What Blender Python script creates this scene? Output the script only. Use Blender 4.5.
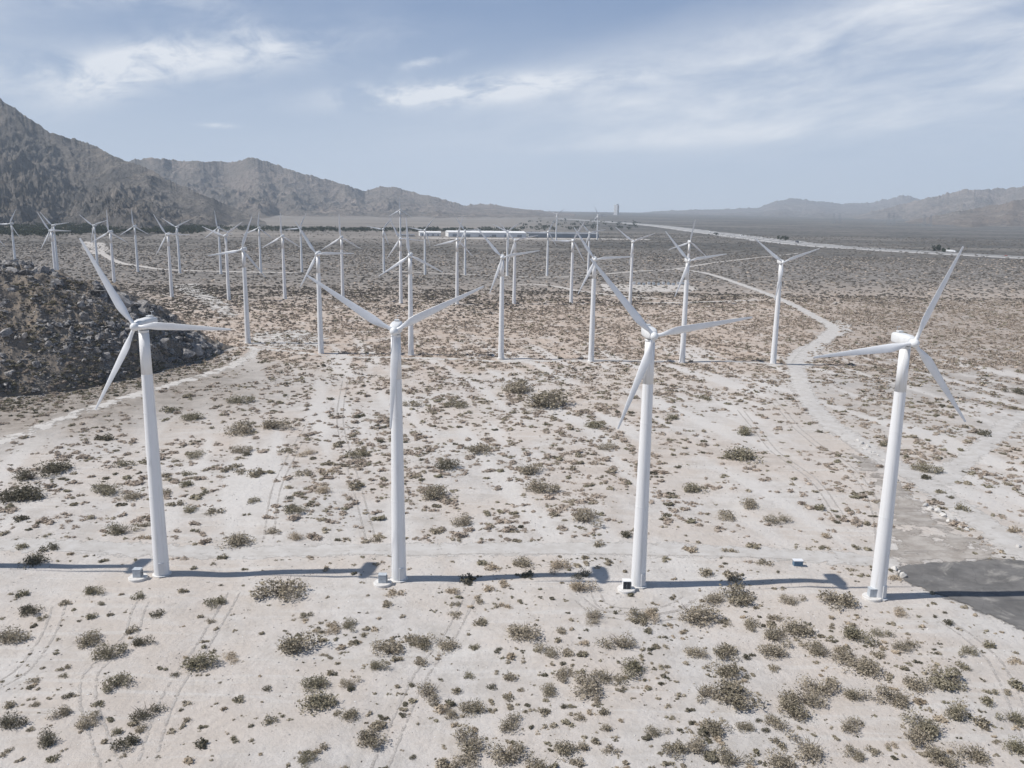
import bpy, bmesh, math, random
import numpy as np
from mathutils import Vector, Matrix
R = math.radians
random.seed(7); rng = np.random.default_rng(7)
S = bpy.context.scene
COL = S.collection
for o in list(bpy.data.objects): bpy.data.objects.remove(o)

# ------------------------------------------------------------------ camera
CF, CPIT, CROL, CH = 829.4, 0.204506, 0.01555, 57.375
cd = bpy.data.cameras.new('camera'); cam = bpy.data.objects.new('camera', cd); COL.objects.link(cam)
cd.sensor_fit = 'HORIZONTAL'; cd.sensor_width = 36; cd.lens = 36*CF/1024
cd.clip_start = 0.5; cd.clip_end = 120000
cam.matrix_world = Matrix.Translation((0, 0, CH)) @ Matrix.Rotation(R(90)-CPIT, 4, 'X') @ Matrix.Rotation(CROL, 4, 'Z')
S.camera = cam
S.cycles.volume_bounces = 3; S.cycles.max_bounces = 8
# ------------------------------------------------------------------ sky, sun, exposure
SUN_EL = R(51.0); SUN_DIR = Vector((-math.cos(SUN_EL)*math.cos(R(4.3)), -math.cos(SUN_EL)*math.sin(R(4.3)), math.sin(SUN_EL)))
SUN_STRENGTH, SKY_STRENGTH, EXPOSURE = 4.7, 0.085, 0.03
S.view_settings.view_transform = 'Standard'; S.view_settings.look = 'None'
S.view_settings.exposure = EXPOSURE; S.view_settings.gamma = 1; S.view_settings.use_curve_mapping = False
sl = bpy.data.lights.new('sun', 'SUN'); sl.energy = SUN_STRENGTH; sl.angle = R(0.55); sl.color = (1, 0.955, 0.90)
so = bpy.data.objects.new('sun', sl); COL.objects.link(so)
so.rotation_euler = SUN_DIR.to_track_quat('Z', 'Y').to_euler()

class NT:
    """small helper to write node trees"""
    def __init__(s, nt): s.nt = nt
    def n(s, t, **kw):
        nd = s.nt.nodes.new(t)
        for k, v in kw.items():
            if k.startswith('i_'):
                k2 = k[2:]
                k2 = int(k2) if k2.isdigit() else k2.replace('_', ' ')
                s.put(nd.inputs[k2], v)
            else: setattr(nd, k, v)
        return nd
    def put(s, sock, v):
        if isinstance(v, bpy.types.NodeSocket): s.nt.links.new(v, sock)
        elif isinstance(v, bpy.types.Node): s.nt.links.new(v.outputs[0], sock)
        else: sock.default_value = v
    def m(s, op, a, b=None, c=None, clamp=False):
        nd = s.nt.nodes.new('ShaderNodeMath'); nd.operation = op; nd.use_clamp = clamp
        for i, v in enumerate((a, b, c)):
            if v is not None: s.put(nd.inputs[i], v)
        return nd.outputs[0]
    def mix(s, f, a, b, mode='MIX'):
        nd = s.nt.nodes.new('ShaderNodeMix'); nd.data_type = 'RGBA'; nd.blend_type = mode
        s.put(nd.inputs[0], f); s.put(nd.inputs[6], a); s.put(nd.inputs[7], b)
        return nd.outputs[2]
    def noise(s, vec, scale, detail=4, rough=0.55, dist=0.0):
        nd = s.n('ShaderNodeTexNoise'); nd.inputs['Scale'].default_value = scale
        nd.inputs['Detail'].default_value = detail; nd.inputs['Roughness'].default_value = rough
        nd.inputs['Distortion'].default_value = dist
        s.put(nd.inputs['Vector'], vec); return nd.outputs[0]
    def ramp(s, f, lo, hi):
        nd = s.n('ShaderNodeMapRange', interpolation_type='SMOOTHSTEP')
        s.put(nd.inputs[0], f); nd.inputs[1].default_value = lo; nd.inputs[2].default_value = hi
        return nd.outputs[0]

def c4(c): return (c[0], c[1], c[2], 1.0)
W = bpy.data.worlds.new('World'); S.world = W; W.use_nodes = True
w = NT(W.node_tree); W.node_tree.nodes.clear()
sky = w.n('ShaderNodeTexSky', sky_type='NISHITA', sun_disc=False)
sky.sun_elevation = SUN_EL
sky.sun_rotation = math.atan2(SUN_DIR.x, SUN_DIR.y)
sky.altitude = 300; sky.air_density = 1.0; sky.dust_density = 0.3; sky.ozone_density = 1.2
skyc = w.n('ShaderNodeHueSaturation', i_Saturation=0.98, i_Value=1.0); w.put(skyc.inputs['Color'], sky)
tc = w.n('ShaderNodeTexCoord'); nrm = w.n('ShaderNodeVectorMath', operation='NORMALIZE'); w.put(nrm.inputs[0], tc.outputs['Generated'])
sep = w.n('ShaderNodeSeparateXYZ'); w.put(sep.inputs[0], nrm.outputs[0])
az = w.m('ARCTAN2', sep.outputs[0], sep.outputs[1]); el = w.m('ARCSINE', sep.outputs[2])
# thin high cloud: streaked noise in azimuth / elevation, gathered in a few banks
def cvec(sx, sy, rot, off):
    c, s_ = math.cos(rot), math.sin(rot)
    u = w.m('ADD', w.m('MULTIPLY', az, c), w.m('MULTIPLY', el, s_))
    v = w.m('SUBTRACT', w.m('MULTIPLY', el, c), w.m('MULTIPLY', az, s_))
    cb = w.n('ShaderNodeCombineXYZ'); w.put(cb.inputs[0], w.m('MULTIPLY', u, sx)); w.put(cb.inputs[1], w.m('MULTIPLY', v, sy)); cb.inputs[2].default_value = off
    return cb.outputs[0]
def bank(px, py, rx, ry, rot, soft=1.0):
    x0 = math.atan((px-512)/CF); y0 = math.atan((212-py)/CF)*0.985
    c, s_ = math.cos(rot), math.sin(rot)
    da = w.m('SUBTRACT', az, x0); de = w.m('SUBTRACT', el, y0)
    u = w.m('DIVIDE', w.m('ADD', w.m('MULTIPLY', da, c), w.m('MULTIPLY', de, s_)), rx/CF)
    v = w.m('DIVIDE', w.m('SUBTRACT', w.m('MULTIPLY', de, c), w.m('MULTIPLY', da, s_)), ry/CF)
    d = w.m('ADD', w.m('POWER', u, 2.0), w.m('POWER', v, 2.0))
    return w.m('MULTIPLY', w.m('POWER', 2.718, w.m('MULTIPLY', d, -1.0)), soft)
def total(l):
    a = l[0]
    for b in l[1:]: a = w.m('ADD', a, b)
    return a
fib = w.noise(cvec(3.4, 13, 0.10, 3.1), 1.0, 9, 0.60, 0.45)
fib2 = w.noise(cvec(9, 30, 0.12, 7.3), 1.0, 8, 0.62, 0.6)
puff = w.noise(cvec(13, 26, 0.1, 1.7), 1.0, 9, 0.62, 0.5)
wide = total([bank(850, 88, 290, 46, 0.10, 1.25), bank(690, 92, 130, 26, 0.05, .7), bank(700, 138, 170, 10, 0.06, .75),
              bank(1000, 18, 240, 12, 0.12, .6), bank(1150, 70, 220, 80, 0, .8), bank(-300, 60, 250, 60, 0.1, .9)])
thin = total([bank(465, 98, 115, 11, 0.10, 1.35), bank(410, 104, 50, 7, 0.0, .9), bank(185, 86, 140, 17, 0.18, .95), bank(130, 100, 60, 16, 0.5, .85),
              bank(255, 52, 50, 12, -0.4, .35), bank(45, 25, 110, 15, 0.0, .95), bank(425, 72, 26, 5, 0.2, .8), bank(225, 138, 14, 2, 0, .9)])
d1 = w.m('MULTIPLY', w.ramp(w.m('ADD', w.m('MULTIPLY', fib, .68), w.m('MULTIPLY', fib2, .32)), .28, .68), w.m('MINIMUM', wide, 1.15))
d2 = w.m('MULTIPLY', w.ramp(w.m('ADD', w.m('MULTIPLY', puff, .65), w.m('MULTIPLY', fib2, .35)), .38, .60), w.m('MINIMUM', thin, 1.2))
veil = w.m('MULTIPLY', w.ramp(fib, .40, .75), .06)
dens = w.m('MINIMUM', w.m('ADD', w.m('ADD', w.m('MULTIPLY', d1, .76), w.m('MULTIPLY', d2, .95)), veil), .85)
dens = w.m('MULTIPLY', dens, w.ramp(el, 0.0, 0.06))
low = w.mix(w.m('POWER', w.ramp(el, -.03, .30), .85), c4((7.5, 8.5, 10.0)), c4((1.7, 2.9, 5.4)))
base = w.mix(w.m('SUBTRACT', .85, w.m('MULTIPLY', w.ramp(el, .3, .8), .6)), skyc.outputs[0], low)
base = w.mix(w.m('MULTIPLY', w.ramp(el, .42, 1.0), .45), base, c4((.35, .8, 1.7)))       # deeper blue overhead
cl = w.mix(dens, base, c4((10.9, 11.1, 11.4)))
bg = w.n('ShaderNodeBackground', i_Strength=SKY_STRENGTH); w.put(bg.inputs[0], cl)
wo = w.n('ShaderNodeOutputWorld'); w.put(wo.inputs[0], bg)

# ------------------------------------------------------------------ numeric helpers
def rays(x, y):
    x = np.asarray(x, float); y = np.asarray(y, float)
    u = (x-512)/CF; v = -(y-384)/CF
    c, s = math.cos(CROL), math.sin(CROL); u, v = c*u-s*v, s*u+c*v
    cp, sp = math.cos(CPIT), math.sin(CPIT)
    return np.stack([u, cp+v*sp, -sp+v*cp], -1)
def G(x, y, z=0.0):
    """where the sight line of the photo's pixel x, y meets the level z: used to read world positions off the photograph"""
    r = rays(x, y); t = (z-CH)/r[..., 2]
    return np.stack([t*r[..., 0], t*r[..., 1]], -1)
def G1(x, y, z=0.0):
    g = G(x, y, z); return float(g[0]), float(g[1])
def px_per_m(y): return CF/(y*math.cos(CPIT)+CH*math.sin(CPIT))
def hash2(ix, iy, seed):
    h = (ix.astype(np.int64)*374761393 + iy.astype(np.int64)*668265263 + seed*974634777) & 0x7fffffff
    h = (h ^ (h >> 13))*1274126177 & 0x7fffffff
    return ((h ^ (h >> 16)) & 0xffff)/65535.0
def gn(x, y, seed=0):
    x = np.asarray(x, float); y = np.asarray(y, float)
    ix = np.floor(x); iy = np.floor(y); fx = x-ix; fy = y-iy
    def g(i, j):
        a = hash2(ix+i, iy+j, seed)*2*np.pi
        return np.cos(a)*(fx-i)+np.sin(a)*(fy-j)
    sx = fx*fx*fx*(fx*(fx*6-15)+10); sy = fy*fy*fy*(fy*(fy*6-15)+10)
    a = g(0, 0)*(1-sx)+g(1, 0)*sx; b = g(0, 1)*(1-sx)+g(1, 1)*sx
    return (a*(1-sy)+b*sy)*1.5
def fbm(x, y, seed=0, oct=5, gain=.5):
    r = 0; a = 1; t = 0
    for i in range(oct):
        r = r+a*gn(x*2**i+i*17.3, y*2**i-i*9.1, seed+i); t += a; a *= gain
    return r/t
def ridged(x, y, seed=0, oct=5, gain=.5):
    r = 0; a = 1; t = 0; wgt = 1
    for i in range(oct):
        n = (1-np.abs(gn(x*2**i+i*7.3, y*2**i-i*3.1, seed+i))*1.6).clip(0, 1)**2
        r = r+a*n*wgt; t += a; a *= gain; wgt = n.clip(.25, 1)
    return r/t
def sst(x, a, b):
    t = np.clip((np.asarray(x, float)-a)/(b-a), 0, 1); return t*t*(3-2*t)
def ground_z(x, y):
    x = np.asarray(x, float); y = np.asarray(y, float); r = np.hypot(x, y)
    z = 0.55*gn(x/31, y/31, 5)+.22*gn(x/11, y/11, 6)
    z = z*(1-sst(r, 330, 600))
    z = z+.085*fbm(x/3.3, y/2.6, 40, 3)*(1-sst(r, 180, 300))
    # undisturbed level around the tower feet of the front row
    for bx, by in ((-92.6, 123.6), (-55.3, 123.2), (-17.5, 122.7), (20.4, 121.9), (56.9, 119.0)):
        z = z*sst(np.hypot(x-bx, y-by), 2.5, 10)
    return z+np.clip(r-3000, 0, 11000)*0.0072

# ------------------------------------------------------------------ materials
def mat(name, col, rough=0.85, metal=0.0, var=None, scale=1.0, bump=0.0, bscale=None, coat=0.0, spec=0.3):
    m = bpy.data.materials.new(name); m.use_nodes = True; t = NT(m.node_tree); m.node_tree.nodes.clear()
    p = t.n('ShaderNodeBsdfPrincipled'); o = t.n('ShaderNodeOutputMaterial'); t.put(o.inputs[0], p)
    p.inputs['Roughness'].default_value = rough; p.inputs['Metallic'].default_value = metal
    p.inputs['Specular IOR Level'].default_value = spec
    g = t.n('ShaderNodeTexCoord').outputs['Object']
    if var is not None:
        f = t.ramp(t.noise(g, scale, 6, .6), .32, .68)
        t.put(p.inputs['Base Color'], t.mix(f, c4(col), c4(var)))
    else: p.inputs['Base Color'].default_value = c4(col)
    if bump:
        b = t.n('ShaderNodeBump', i_Strength=bump, i_Distance=0.2); t.put(b.inputs['Height'], t.noise(g, bscale or scale*3, 6, .65))
        t.put(p.inputs['Normal'], b)
    return m
M = {}
M['paint'] = mat('white_paint', (.77, .78, .79), .42, var=(.70, .71, .715), scale=.22, spec=.4)
M['blade'] = mat('blade_gelcoat', (.78, .79, .80), .35, var=(.71, .72, .73), scale=.4, spec=.45)
M['nacelle'] = mat('nacelle_shell', (.74, .75, .755), .45, var=(.66, .665, .66), scale=.9, spec=.4)
M['hubm'] = mat('hub_casting', (.72, .73, .73), .45, spec=.4)
_t = NT(M['paint'].node_tree); _p = [n for n in M['paint'].node_tree.nodes if n.type == 'BSDF_PRINCIPLED'][0]; _g = _t.n('ShaderNodeTexCoord').outputs['Object']
_m = _t.n('ShaderNodeMapping'); _t.put(_m.inputs[0], _g); _m.inputs['Scale'].default_value = (3.2, 3.2, .10)
_c = _t.mix(_t.m('MULTIPLY', _t.ramp(_t.noise(_m.outputs[0], 1.0, 7, .7), .50, .68), .55), c4((.76, .765, .77)), c4((.52, .50, .46)))   # rain and oil streaks
_t.put(_p.inputs['Base Color'], _c)
M['seam'] = mat('flange_paint', (.60, .61, .62), .5)
M['greymetal'] = mat('grey_metal', (.50, .54, .57), .5, var=(.43, .46, .49), scale=2)
M['darkmetal'] = mat('dark_metal', (.045, .05, .055), .55)
M['concrete'] = mat('concrete', (.70, .69, .67), .9, var=(.58, .56, .53), scale=2.0, bump=.2)
M['glass'] = mat('window_glass', (.05, .06, .07), .15, spec=.6)
M['rubber'] = mat('rubber', (.02, .02, .02), .8)
M['wall_white'] = mat('white_wall', (.80, .80, .79), .8, var=(.72, .72, .71), scale=.1)
M['roof_grey'] = mat('grey_roof', (.25, .26, .28), .8, var=(.19, .2, .22), scale=.1)
M['roof_tan'] = mat('tan_roof', (.34, .28, .24), .85)
M['wall_tan'] = mat('tan_wall', (.55, .50, .44), .85)
M['car_white'] = mat('car_white', (.75, .76, .77), .3, spec=.5)
M['car_dark'] = mat('car_dark', (.05, .055, .07), .3, spec=.5)
M['car_red'] = mat('car_red', (.25, .04, .03), .3, spec=.5)
M['steel'] = mat('galvanised_steel', (.30, .32, .34), .5)
M['blue_box'] = mat('blue_plastic', (.10, .17, .25), .5)
M['bark'] = mat('dry_twig', (.17, .145, .12), .9)

def plant(name, a, b, c, tr=0.18):
    """leaf material: colour varies from plant to plant and from leaf to leaf"""
    m = bpy.data.materials.new(name); m.use_nodes = True; t = NT(m.node_tree); m.node_tree.nodes.clear()
    oi = t.n('ShaderNodeObjectInfo').outputs['Random']
    at = t.n('ShaderNodeAttribute', attribute_name='tint').outputs['Fac']
    f = t.m('FRACT', t.m('ADD', oi, at))
    geo = t.n('ShaderNodeNewGeometry')
    col = t.mix(t.ramp(f, .15, .85), c4(a), c4(b))
    n = t.noise(t.n('ShaderNodeTexCoord').outputs['Object'], 2.3, 3, .6)
    col = t.mix(t.ramp(n, .40, .70), col, c4(c))
    col2 = t.n('ShaderNodeHueSaturation'); t.put(col2.inputs['Color'], col)
    t.put(col2.inputs['Value'], t.m('ADD', t.m('MULTIPLY', geo.outputs['Random Per Island'], .7), .65))
    d = t.n('ShaderNodeBsdfDiffuse'); t.put(d.inputs[0], col2.outputs[0])
    tl = t.n('ShaderNodeBsdfTranslucent'); t.put(tl.inputs[0], col2.outputs[0])
    ms = t.n('ShaderNodeMixShader', i_0=tr); t.put(ms.inputs[1], d); t.put(ms.inputs[2], tl)
    o = t.n('ShaderNodeOutputMaterial'); t.put(o.inputs[0], ms)
    return m
M['olive'] = plant('olive_foliage', (.23, .21, .145), (.29, .26, .19), (.35, .315, .24))
M['grey'] = plant('dry_grey_twigs', (.27, .238, .175), (.35, .305, .235), (.41, .36, .285))
M['dark'] = plant('dark_foliage', (.12, .115, .083), (.17, .155, .115), (.22, .195, .15))
M['tan'] = plant('tan_dry_stalks', (.38, .315, .235), (.46, .385, .29), (.50, .43, .34))
M['scrub'] = plant('scrub_foliage', (.35, .295, .24), (.45, .38, .315), (.50, .43, .365))
M['scrubgrey'] = plant('far_scrub', (.11, .104, .092), (.17, .155, .135), (.21, .188, .165))
M['tree'] = plant('tree_foliage', (.035, .05, .035), (.06, .075, .045), (.085, .095, .06))

# ------------------------------------------------------------------ mesh helpers
class MB:
    """collects shapes and links them as ONE mesh object"""
    def __init__(s): s.v = []; s.f = []; s.mi = []; s.sm = []
    def add(s, vs, fs, mi=0, smooth=False):
        b = len(s.v); s.v += [tuple(v) for v in vs]; s.f += [tuple(i+b for i in f) for f in fs]
        s.mi += [mi]*len(fs); s.sm += [smooth]*len(fs)
    def box(s, c, size, mi=0, rz=0, taper=1.0, M4=None):
        x, y, z = size[0]/2, size[1]/2, size[2]/2
        vs = []
        for dz in (-z, z):
            k = taper if dz > 0 else 1
            for dx, dy in ((-x, -y), (x, -y), (x, y), (-x, y)):
                a, b_ = dx*k, dy*k
                vs.append((c[0]+a*math.cos(rz)-b_*math.sin(rz), c[1]+a*math.sin(rz)+b_*math.cos(rz), c[2]+dz))
        if M4 is not None: vs = [M4 @ Vector(v) for v in vs]
        s.add(vs, [(3, 2, 1, 0), (4, 5, 6, 7), (0, 1, 5, 4), (1, 2, 6, 5), (2, 3, 7, 6), (3, 0, 4, 7)], mi)
    def lathe(s, prof, n=24, axis='Z', c=(0, 0, 0), mi=0, smooth=True, cap=True):
        vs = []; fs = []
        for r, z in prof:
            for k in range(n):
                a = 2*math.pi*k/n; p = (r*math.cos(a), r*math.sin(a), z)
                if axis == 'Y': p = (p[0], -z, p[1])
                if axis == 'X': p = (z, p[0], p[1])
                vs.append((p[0]+c[0], p[1]+c[1], p[2]+c[2]))
        for i in range(len(prof)-1):
            for k in range(n):
                fs.append((i*n+k, i*n+(k+1) % n, (i+1)*n+(k+1) % n, (i+1)*n+k))
        s.add(vs, fs, mi, smooth)
        if cap:
            b = len(s.v)-len(vs)
            s.f.append(tuple(b+k for k in range(n))[::-1]); s.f.append(tuple(b+(len(prof)-1)*n+k for k in range(n)))
            s.mi += [mi, mi]; s.sm += [False, False]
    def tube(s, a, b, r0, r1=None, n=6, mi=0):
        a = Vector(a); b = Vector(b); r1 = r0 if r1 is None else r1
        d = (b-a).normalized(); u = d.orthogonal().normalized(); v = d.cross(u)
        vs = [a+(u*math.cos(2*math.pi*k/n)+v*math.sin(2*math.pi*k/n))*r0 for k in range(n)]+[b+(u*math.cos(2*math.pi*k/n)+v*math.sin(2*math.pi*k/n))*r1 for k in range(n)]
        s.add(vs, [(k, (k+1) % n, n+(k+1) % n, n+k) for k in range(n)]+[tuple(range(n))[::-1], tuple(range(n, 2*n))], mi, n > 5)
    def build(s, name, mats, parent=None, loc=None, bevel=0):
        me = bpy.data.meshes.new(name); me.from_pydata(s.v, [], s.f)
        for m in (mats if isinstance(mats, (list, tuple)) else [mats]): me.materials.append(m)
        me.polygons.foreach_set('material_index', s.mi); me.polygons.foreach_set('use_smooth', s.sm)
        me.update()
        if bevel:
            bm = bmesh.new(); bm.from_mesh(me); bmesh.ops.recalc_face_normals(bm, faces=bm.faces)
            bmesh.ops.bevel(bm, geom=list(bm.edges), offset=bevel, segments=2, affect='EDGES', profile=.6); bm.to_mesh(me); bm.free()
        return link(name, me, parent, loc)
def link(name, me, parent=None, loc=None):
    o = bpy.data.objects.new(name, me); COL.objects.link(o)
    if parent: o.parent = parent
    if loc is not None: o.location = loc
    return o
def empty(name, loc=(0, 0, 0), rz=0):
    o = bpy.data.objects.new(name, None); COL.objects.link(o); o.location = loc; o.rotation_euler = (0, 0, rz)
    o.empty_display_size = .5; return o
def tag(o, label=None, cat=None, group=None, kind=None):
    if label: o['label'] = label
    if cat: o['category'] = cat
    if group: o['group'] = group
    if kind: o['kind'] = kind
    return o
KIDS = {}
def reg(root):
    KIDS[root.name] = [c for c in COL.objects if c.parent == root]
    for c in KIDS[root.name]: reg(c)
def copy_tree(o, parent=None, src=None):
    c = o.copy(); COL.objects.link(c)
    if parent: c.parent = parent
    for k in KIDS.get(o.name, []): copy_tree(k, c)
    return c
def np_mesh(name, V, F, mats, smooth=False, attrs=None, mi=None):
    """V (n,3), F (m,k) -> mesh, fast"""
    me = bpy.data.meshes.new(name); n = len(V); m, k = F.shape
    me.vertices.add(n); me.vertices.foreach_set('co', np.ascontiguousarray(V, dtype=np.float32).ravel())
    me.loops.add(m*k); me.loops.foreach_set('vertex_index', np.ascontiguousarray(F, dtype=np.int32).ravel())
    me.polygons.add(m); me.polygons.foreach_set('loop_start', np.arange(0, m*k, k, dtype=np.int32))
    try: me.polygons.foreach_set('loop_total', np.full(m, k, dtype=np.int32))
    except Exception: pass
    me.polygons.foreach_set('use_smooth', np.full(m, smooth))
    for mm in (mats if isinstance(mats, (list, tuple)) else [mats]): me.materials.append(mm)
    if mi is not None: me.polygons.foreach_set('material_index', mi.astype(np.int32))
    for nm, (tp, arr) in (attrs or {}).items():
        at = me.attributes.new(nm, tp, 'POINT')
        at.data.foreach_set('color' if tp == 'FLOAT_COLOR' else 'value', np.ascontiguousarray(arr, dtype=np.float32).ravel())
    me.update(calc_edges=True); me.validate()
    return me
def grid_faces(nu, nv):
    a = np.arange(nu*nv).reshape(nu, nv)
    return np.stack([a[:-1, :-1].ravel(), a[1:, :-1].ravel(), a[1:, 1:].ravel(), a[:-1, 1:].ravel()], -1)

# ------------------------------------------------------------------ ROADS (centre lines read off the photo, in metres)
def pxline(pts): return np.array([G1(*p) for p in pts])
def densify(P, step):
    P = np.asarray(P, float); 
    # Catmull-Rom
    Q = np.vstack([2*P[0]-P[1], P, 2*P[-1]-P[-2]]); out = []
    for i in range(1, len(Q)-2):
        n = max(2, int(np.linalg.norm(Q[i+1]-Q[i])/step)); t = np.linspace(0, 1, n, endpoint=False)[:, None]
        p0, p1, p2, p3 = Q[i-1], Q[i], Q[i+1], Q[i+2]
        out.append(.5*((2*p1)+(-p0+p2)*t+(2*p0-5*p1+4*p2-p3)*t*t+(-p0+3*p1-3*p2+p3)*t**3))
    out.append(P[-1:]); return np.vstack(out)
ROADS = [
 ('dirt_road', pxline([(-160, 545), (-60, 546), (60, 546), (160, 549), (260, 551), (400, 549), (520, 549), (640, 550), (760, 553), (860, 558), (905, 563)]), 5.2, 1.5),
 ('dirt_road', pxline([(222, 352), (250, 347), (321, 356), (411, 358), (500, 360), (600, 360), (700, 361), (780, 365), (808, 365)]), 4.2, 3),
 ('dirt_road', pxline([(1120, 610), (1040, 566), (1006, 540), (985, 525), (948, 499), (906, 472), (868, 448), (828, 422), (806, 396), (797, 372), (795, 358), (806, 349), (824, 338), (832, 328), (812, 315), (780, 299), (740, 284), (705, 273), (675, 269)]), 6.2, 2),
 ('dirt_track', pxline([(-60, 458), (0, 442), (60, 420), (110, 403), (160, 388), (230, 366), (262, 346)]), 5.0, 2),
 ('dirt_track', pxline([(1100, 392), (1024, 415), (985, 445), (960, 462), (940, 482), (905, 480)]), 5.0, 2),
 ('dirt_track', pxline([(500, 284), (545, 285), (580, 291), (622, 296), (660, 299)]), 5.5, 4),
 ('dirt_track', pxline([(390, 271), (480, 275), (560, 277), (640, 271), (675, 269), (720, 262), (800, 253)]), 5, 5),
 ('dirt_track', pxline([(640, 303), (700, 302), (760, 300)]), 5, 4),
 ('dirt_track', pxline([(100, 252), (118, 262), (140, 266), (175, 270), (300, 273)]), 7, 5),
]
RP = np.vstack([np.hstack([densify(p, 3), np.full((len(densify(p, 3)), 1), w_/2)]) for _, p, w_, _ in ROADS])
ASPH = pxline([(896, 566), (940, 562), (1000, 561), (1130, 566), (1190, 700), (1024, 631), (985, 616), (940, 597), (902, 580)])
OLDP = pxline([(846, 449), (866, 460), (888, 477), (912, 497), (938, 516), (962, 532), (984, 546), (1000, 561), (940, 563), (897, 566), (893, 540), (886, 505), (866, 474)])
_a, _b = np.array(G1(872, 444)), np.array(G1(1004, 548)); PAVE_DIR = math.atan2(_b[1]-_a[1], _b[0]-_a[0])
def inpoly(P, x, y):
    c = np.zeros(np.shape(x), bool); n = len(P)
    for i in range(n):
        x1, y1 = P[i]; x2, y2 = P[(i+1) % n]
        k = ((y1 > y) != (y2 > y)) & (x < (x2-x1)*(y-y1)/((y2-y1)+1e-12)+x1); c ^= k
    return c
def road_clear(x, y, margin=.4):
    """distance outside the nearest road edge"""
    out = np.full(len(x), 1e9)
    for i in range(0, len(x), 4000):
        d = np.hypot(x[i:i+4000, None]-RP[None, :, 0], y[i:i+4000, None]-RP[None, :, 1])-RP[None, :, 2]
        out[i:i+4000] = d.min(1)
    return out > margin

def soft_ground(name, a, b, scale, edge=.55, bump=.25, streak=None, emul=1.0, es=.9):
    """dirt or asphalt sheet whose rim breaks up raggedly into the sand"""
    m = bpy.data.materials.new(name); m.use_nodes = True; t = NT(m.node_tree); m.node_tree.nodes.clear()
    pos = t.n('ShaderNodeNewGeometry').outputs['Position']
    p = t.n('ShaderNodeBsdfPrincipled'); p.inputs['Roughness'].default_value = .95; p.inputs['Specular IOR Level'].default_value = .15
    f = t.ramp(t.noise(pos, scale, 8, .68), .36, .66)
    col = t.mix(f, c4(a), c4(b))
    if streak:
        mp = t.n('ShaderNodeMapping'); t.put(mp.inputs[0], pos); mp.inputs['Rotation'].default_value = (0, 0, streak[3]); mp.inputs['Scale'].default_value = (.045, .7, 1)
        col = t.mix(t.m('MULTIPLY', t.ramp(t.noise(mp.outputs[0], 1.0, 6, .7, .8), .48, .66), streak[4]), col, c4(streak[:3]))
    if name == 'grey_asphalt':
        vo = t.n('ShaderNodeTexVoronoi', feature='DISTANCE_TO_EDGE'); vo.inputs['Scale'].default_value = .28
        wv = t.n('ShaderNodeVectorMath', operation='ADD'); t.put(wv.inputs[0], pos); nz = t.n('ShaderNodeTexNoise'); nz.inputs['Scale'].default_value = .5; t.put(nz.inputs['Vector'], pos); t.put(wv.inputs[1], nz.outputs['Color']); t.put(vo.inputs['Vector'], wv.outputs[0])
        col = t.mix(t.m('MULTIPLY', t.m('SUBTRACT', 1.0, t.ramp(vo.outputs['Distance'], .0, .02)), .35), col, c4((.07, .07, .068)))
        col = t.mix(t.m('MULTIPLY', t.ramp(t.noise(pos, .13, 8, .7, .6), .54, .68), .75), col, c4((.36, .34, .31)))
    t.put(p.inputs['Base Color'], col)
    bn = t.n('ShaderNodeBump', i_Strength=bump, i_Distance=.15); t.put(bn.inputs['Height'], t.noise(pos, 3.0, 6, .7)); t.put(p.inputs['Normal'], bn)
    e = t.n('ShaderNodeAttribute', attribute_name='edge').outputs['Fac']
    e = t.m('MULTIPLY', e, emul); en = t.noise(pos, es, 6, .7)
    al = t.ramp(t.m('ADD', e, t.m('MULTIPLY', t.m('SUBTRACT', en, .5), edge*2)), .25, .55)
    tr = t.n('ShaderNodeBsdfTransparent'); ms = t.n('ShaderNodeMixShader')
    t.put(ms.inputs[0], al); t.put(ms.inputs[1], tr); t.put(ms.inputs[2], p)
    o = t.n('ShaderNodeOutputMaterial'); t.put(o.inputs[0], ms)
    return m
M['dirt'] = soft_ground('pale_dirt', (.53, .51, .485), (.45, .425, .395), .35, edge=1.5, emul=.86, es=.45, bump=.5)
M['wash'] = soft_ground('sandy_wash', (.56, .535, .505), (.49, .465, .43), .4, edge=1.9, emul=.58, es=.22)
M['dirtfar'] = soft_ground('pale_dirt_far', (.52, .49, .455), (.44, .41, .375), .1, edge=.3)
M['asphalt'] = soft_ground('grey_asphalt', (.125, .121, .117), (.195, .188, .18), .16, edge=.8, es=.7, streak=(.20, .20, .20, -PAVE_DIR, .25))
M['oldpave'] = soft_ground('worn_brown_pavement', (.30, .27, .24), (.43, .40, .365), .30, edge=2.4, emul=.80, es=.16, streak=(.22, .20, .18, -PAVE_DIR, .6))
M['hwy'] = soft_ground('pale_highway', (.50, .49, .475), (.42, .41, .395), .02, edge=.2)

def ribbon(name, line, width, step, material, lift, jitter=.12):
    P = densify(line, step); n = len(P)
    T = np.gradient(P, axis=0); T /= np.linalg.norm(T, axis=1)[:, None]+1e-9; N = np.stack([-T[:, 1], T[:, 0]], -1)
    us = np.array([-1.45, -1, -.5, 0, .5, 1, 1.45]); ed = np.array([0, .55, 1, 1, 1, .55, 0])*1.0; lf = np.array([-.04, .2, 1, 1, 1, .2, -.04])
    wv = width/2*(1+jitter*gn(np.arange(n)*.35, np.zeros(n), 3))
    XY = P[:, None, :]+N[:, None, :]*(us[None, :, None]*wv[:, None, None])
    e = np.broadcast_to(ed, (n, 7)).copy(); e[0] = 0; e[-1] = 0
    Z = ground_z(XY[..., 0], XY[..., 1])+lift*lf[None, :]
    V = np.concatenate([XY, Z[..., None]], -1).reshape(-1, 3)
    me = np_mesh(name, V, grid_faces(n, 7)[:, ::-1], material, True, {'edge': ('FLOAT', e)})
    return tag(link(name, me), kind='structure')
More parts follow.
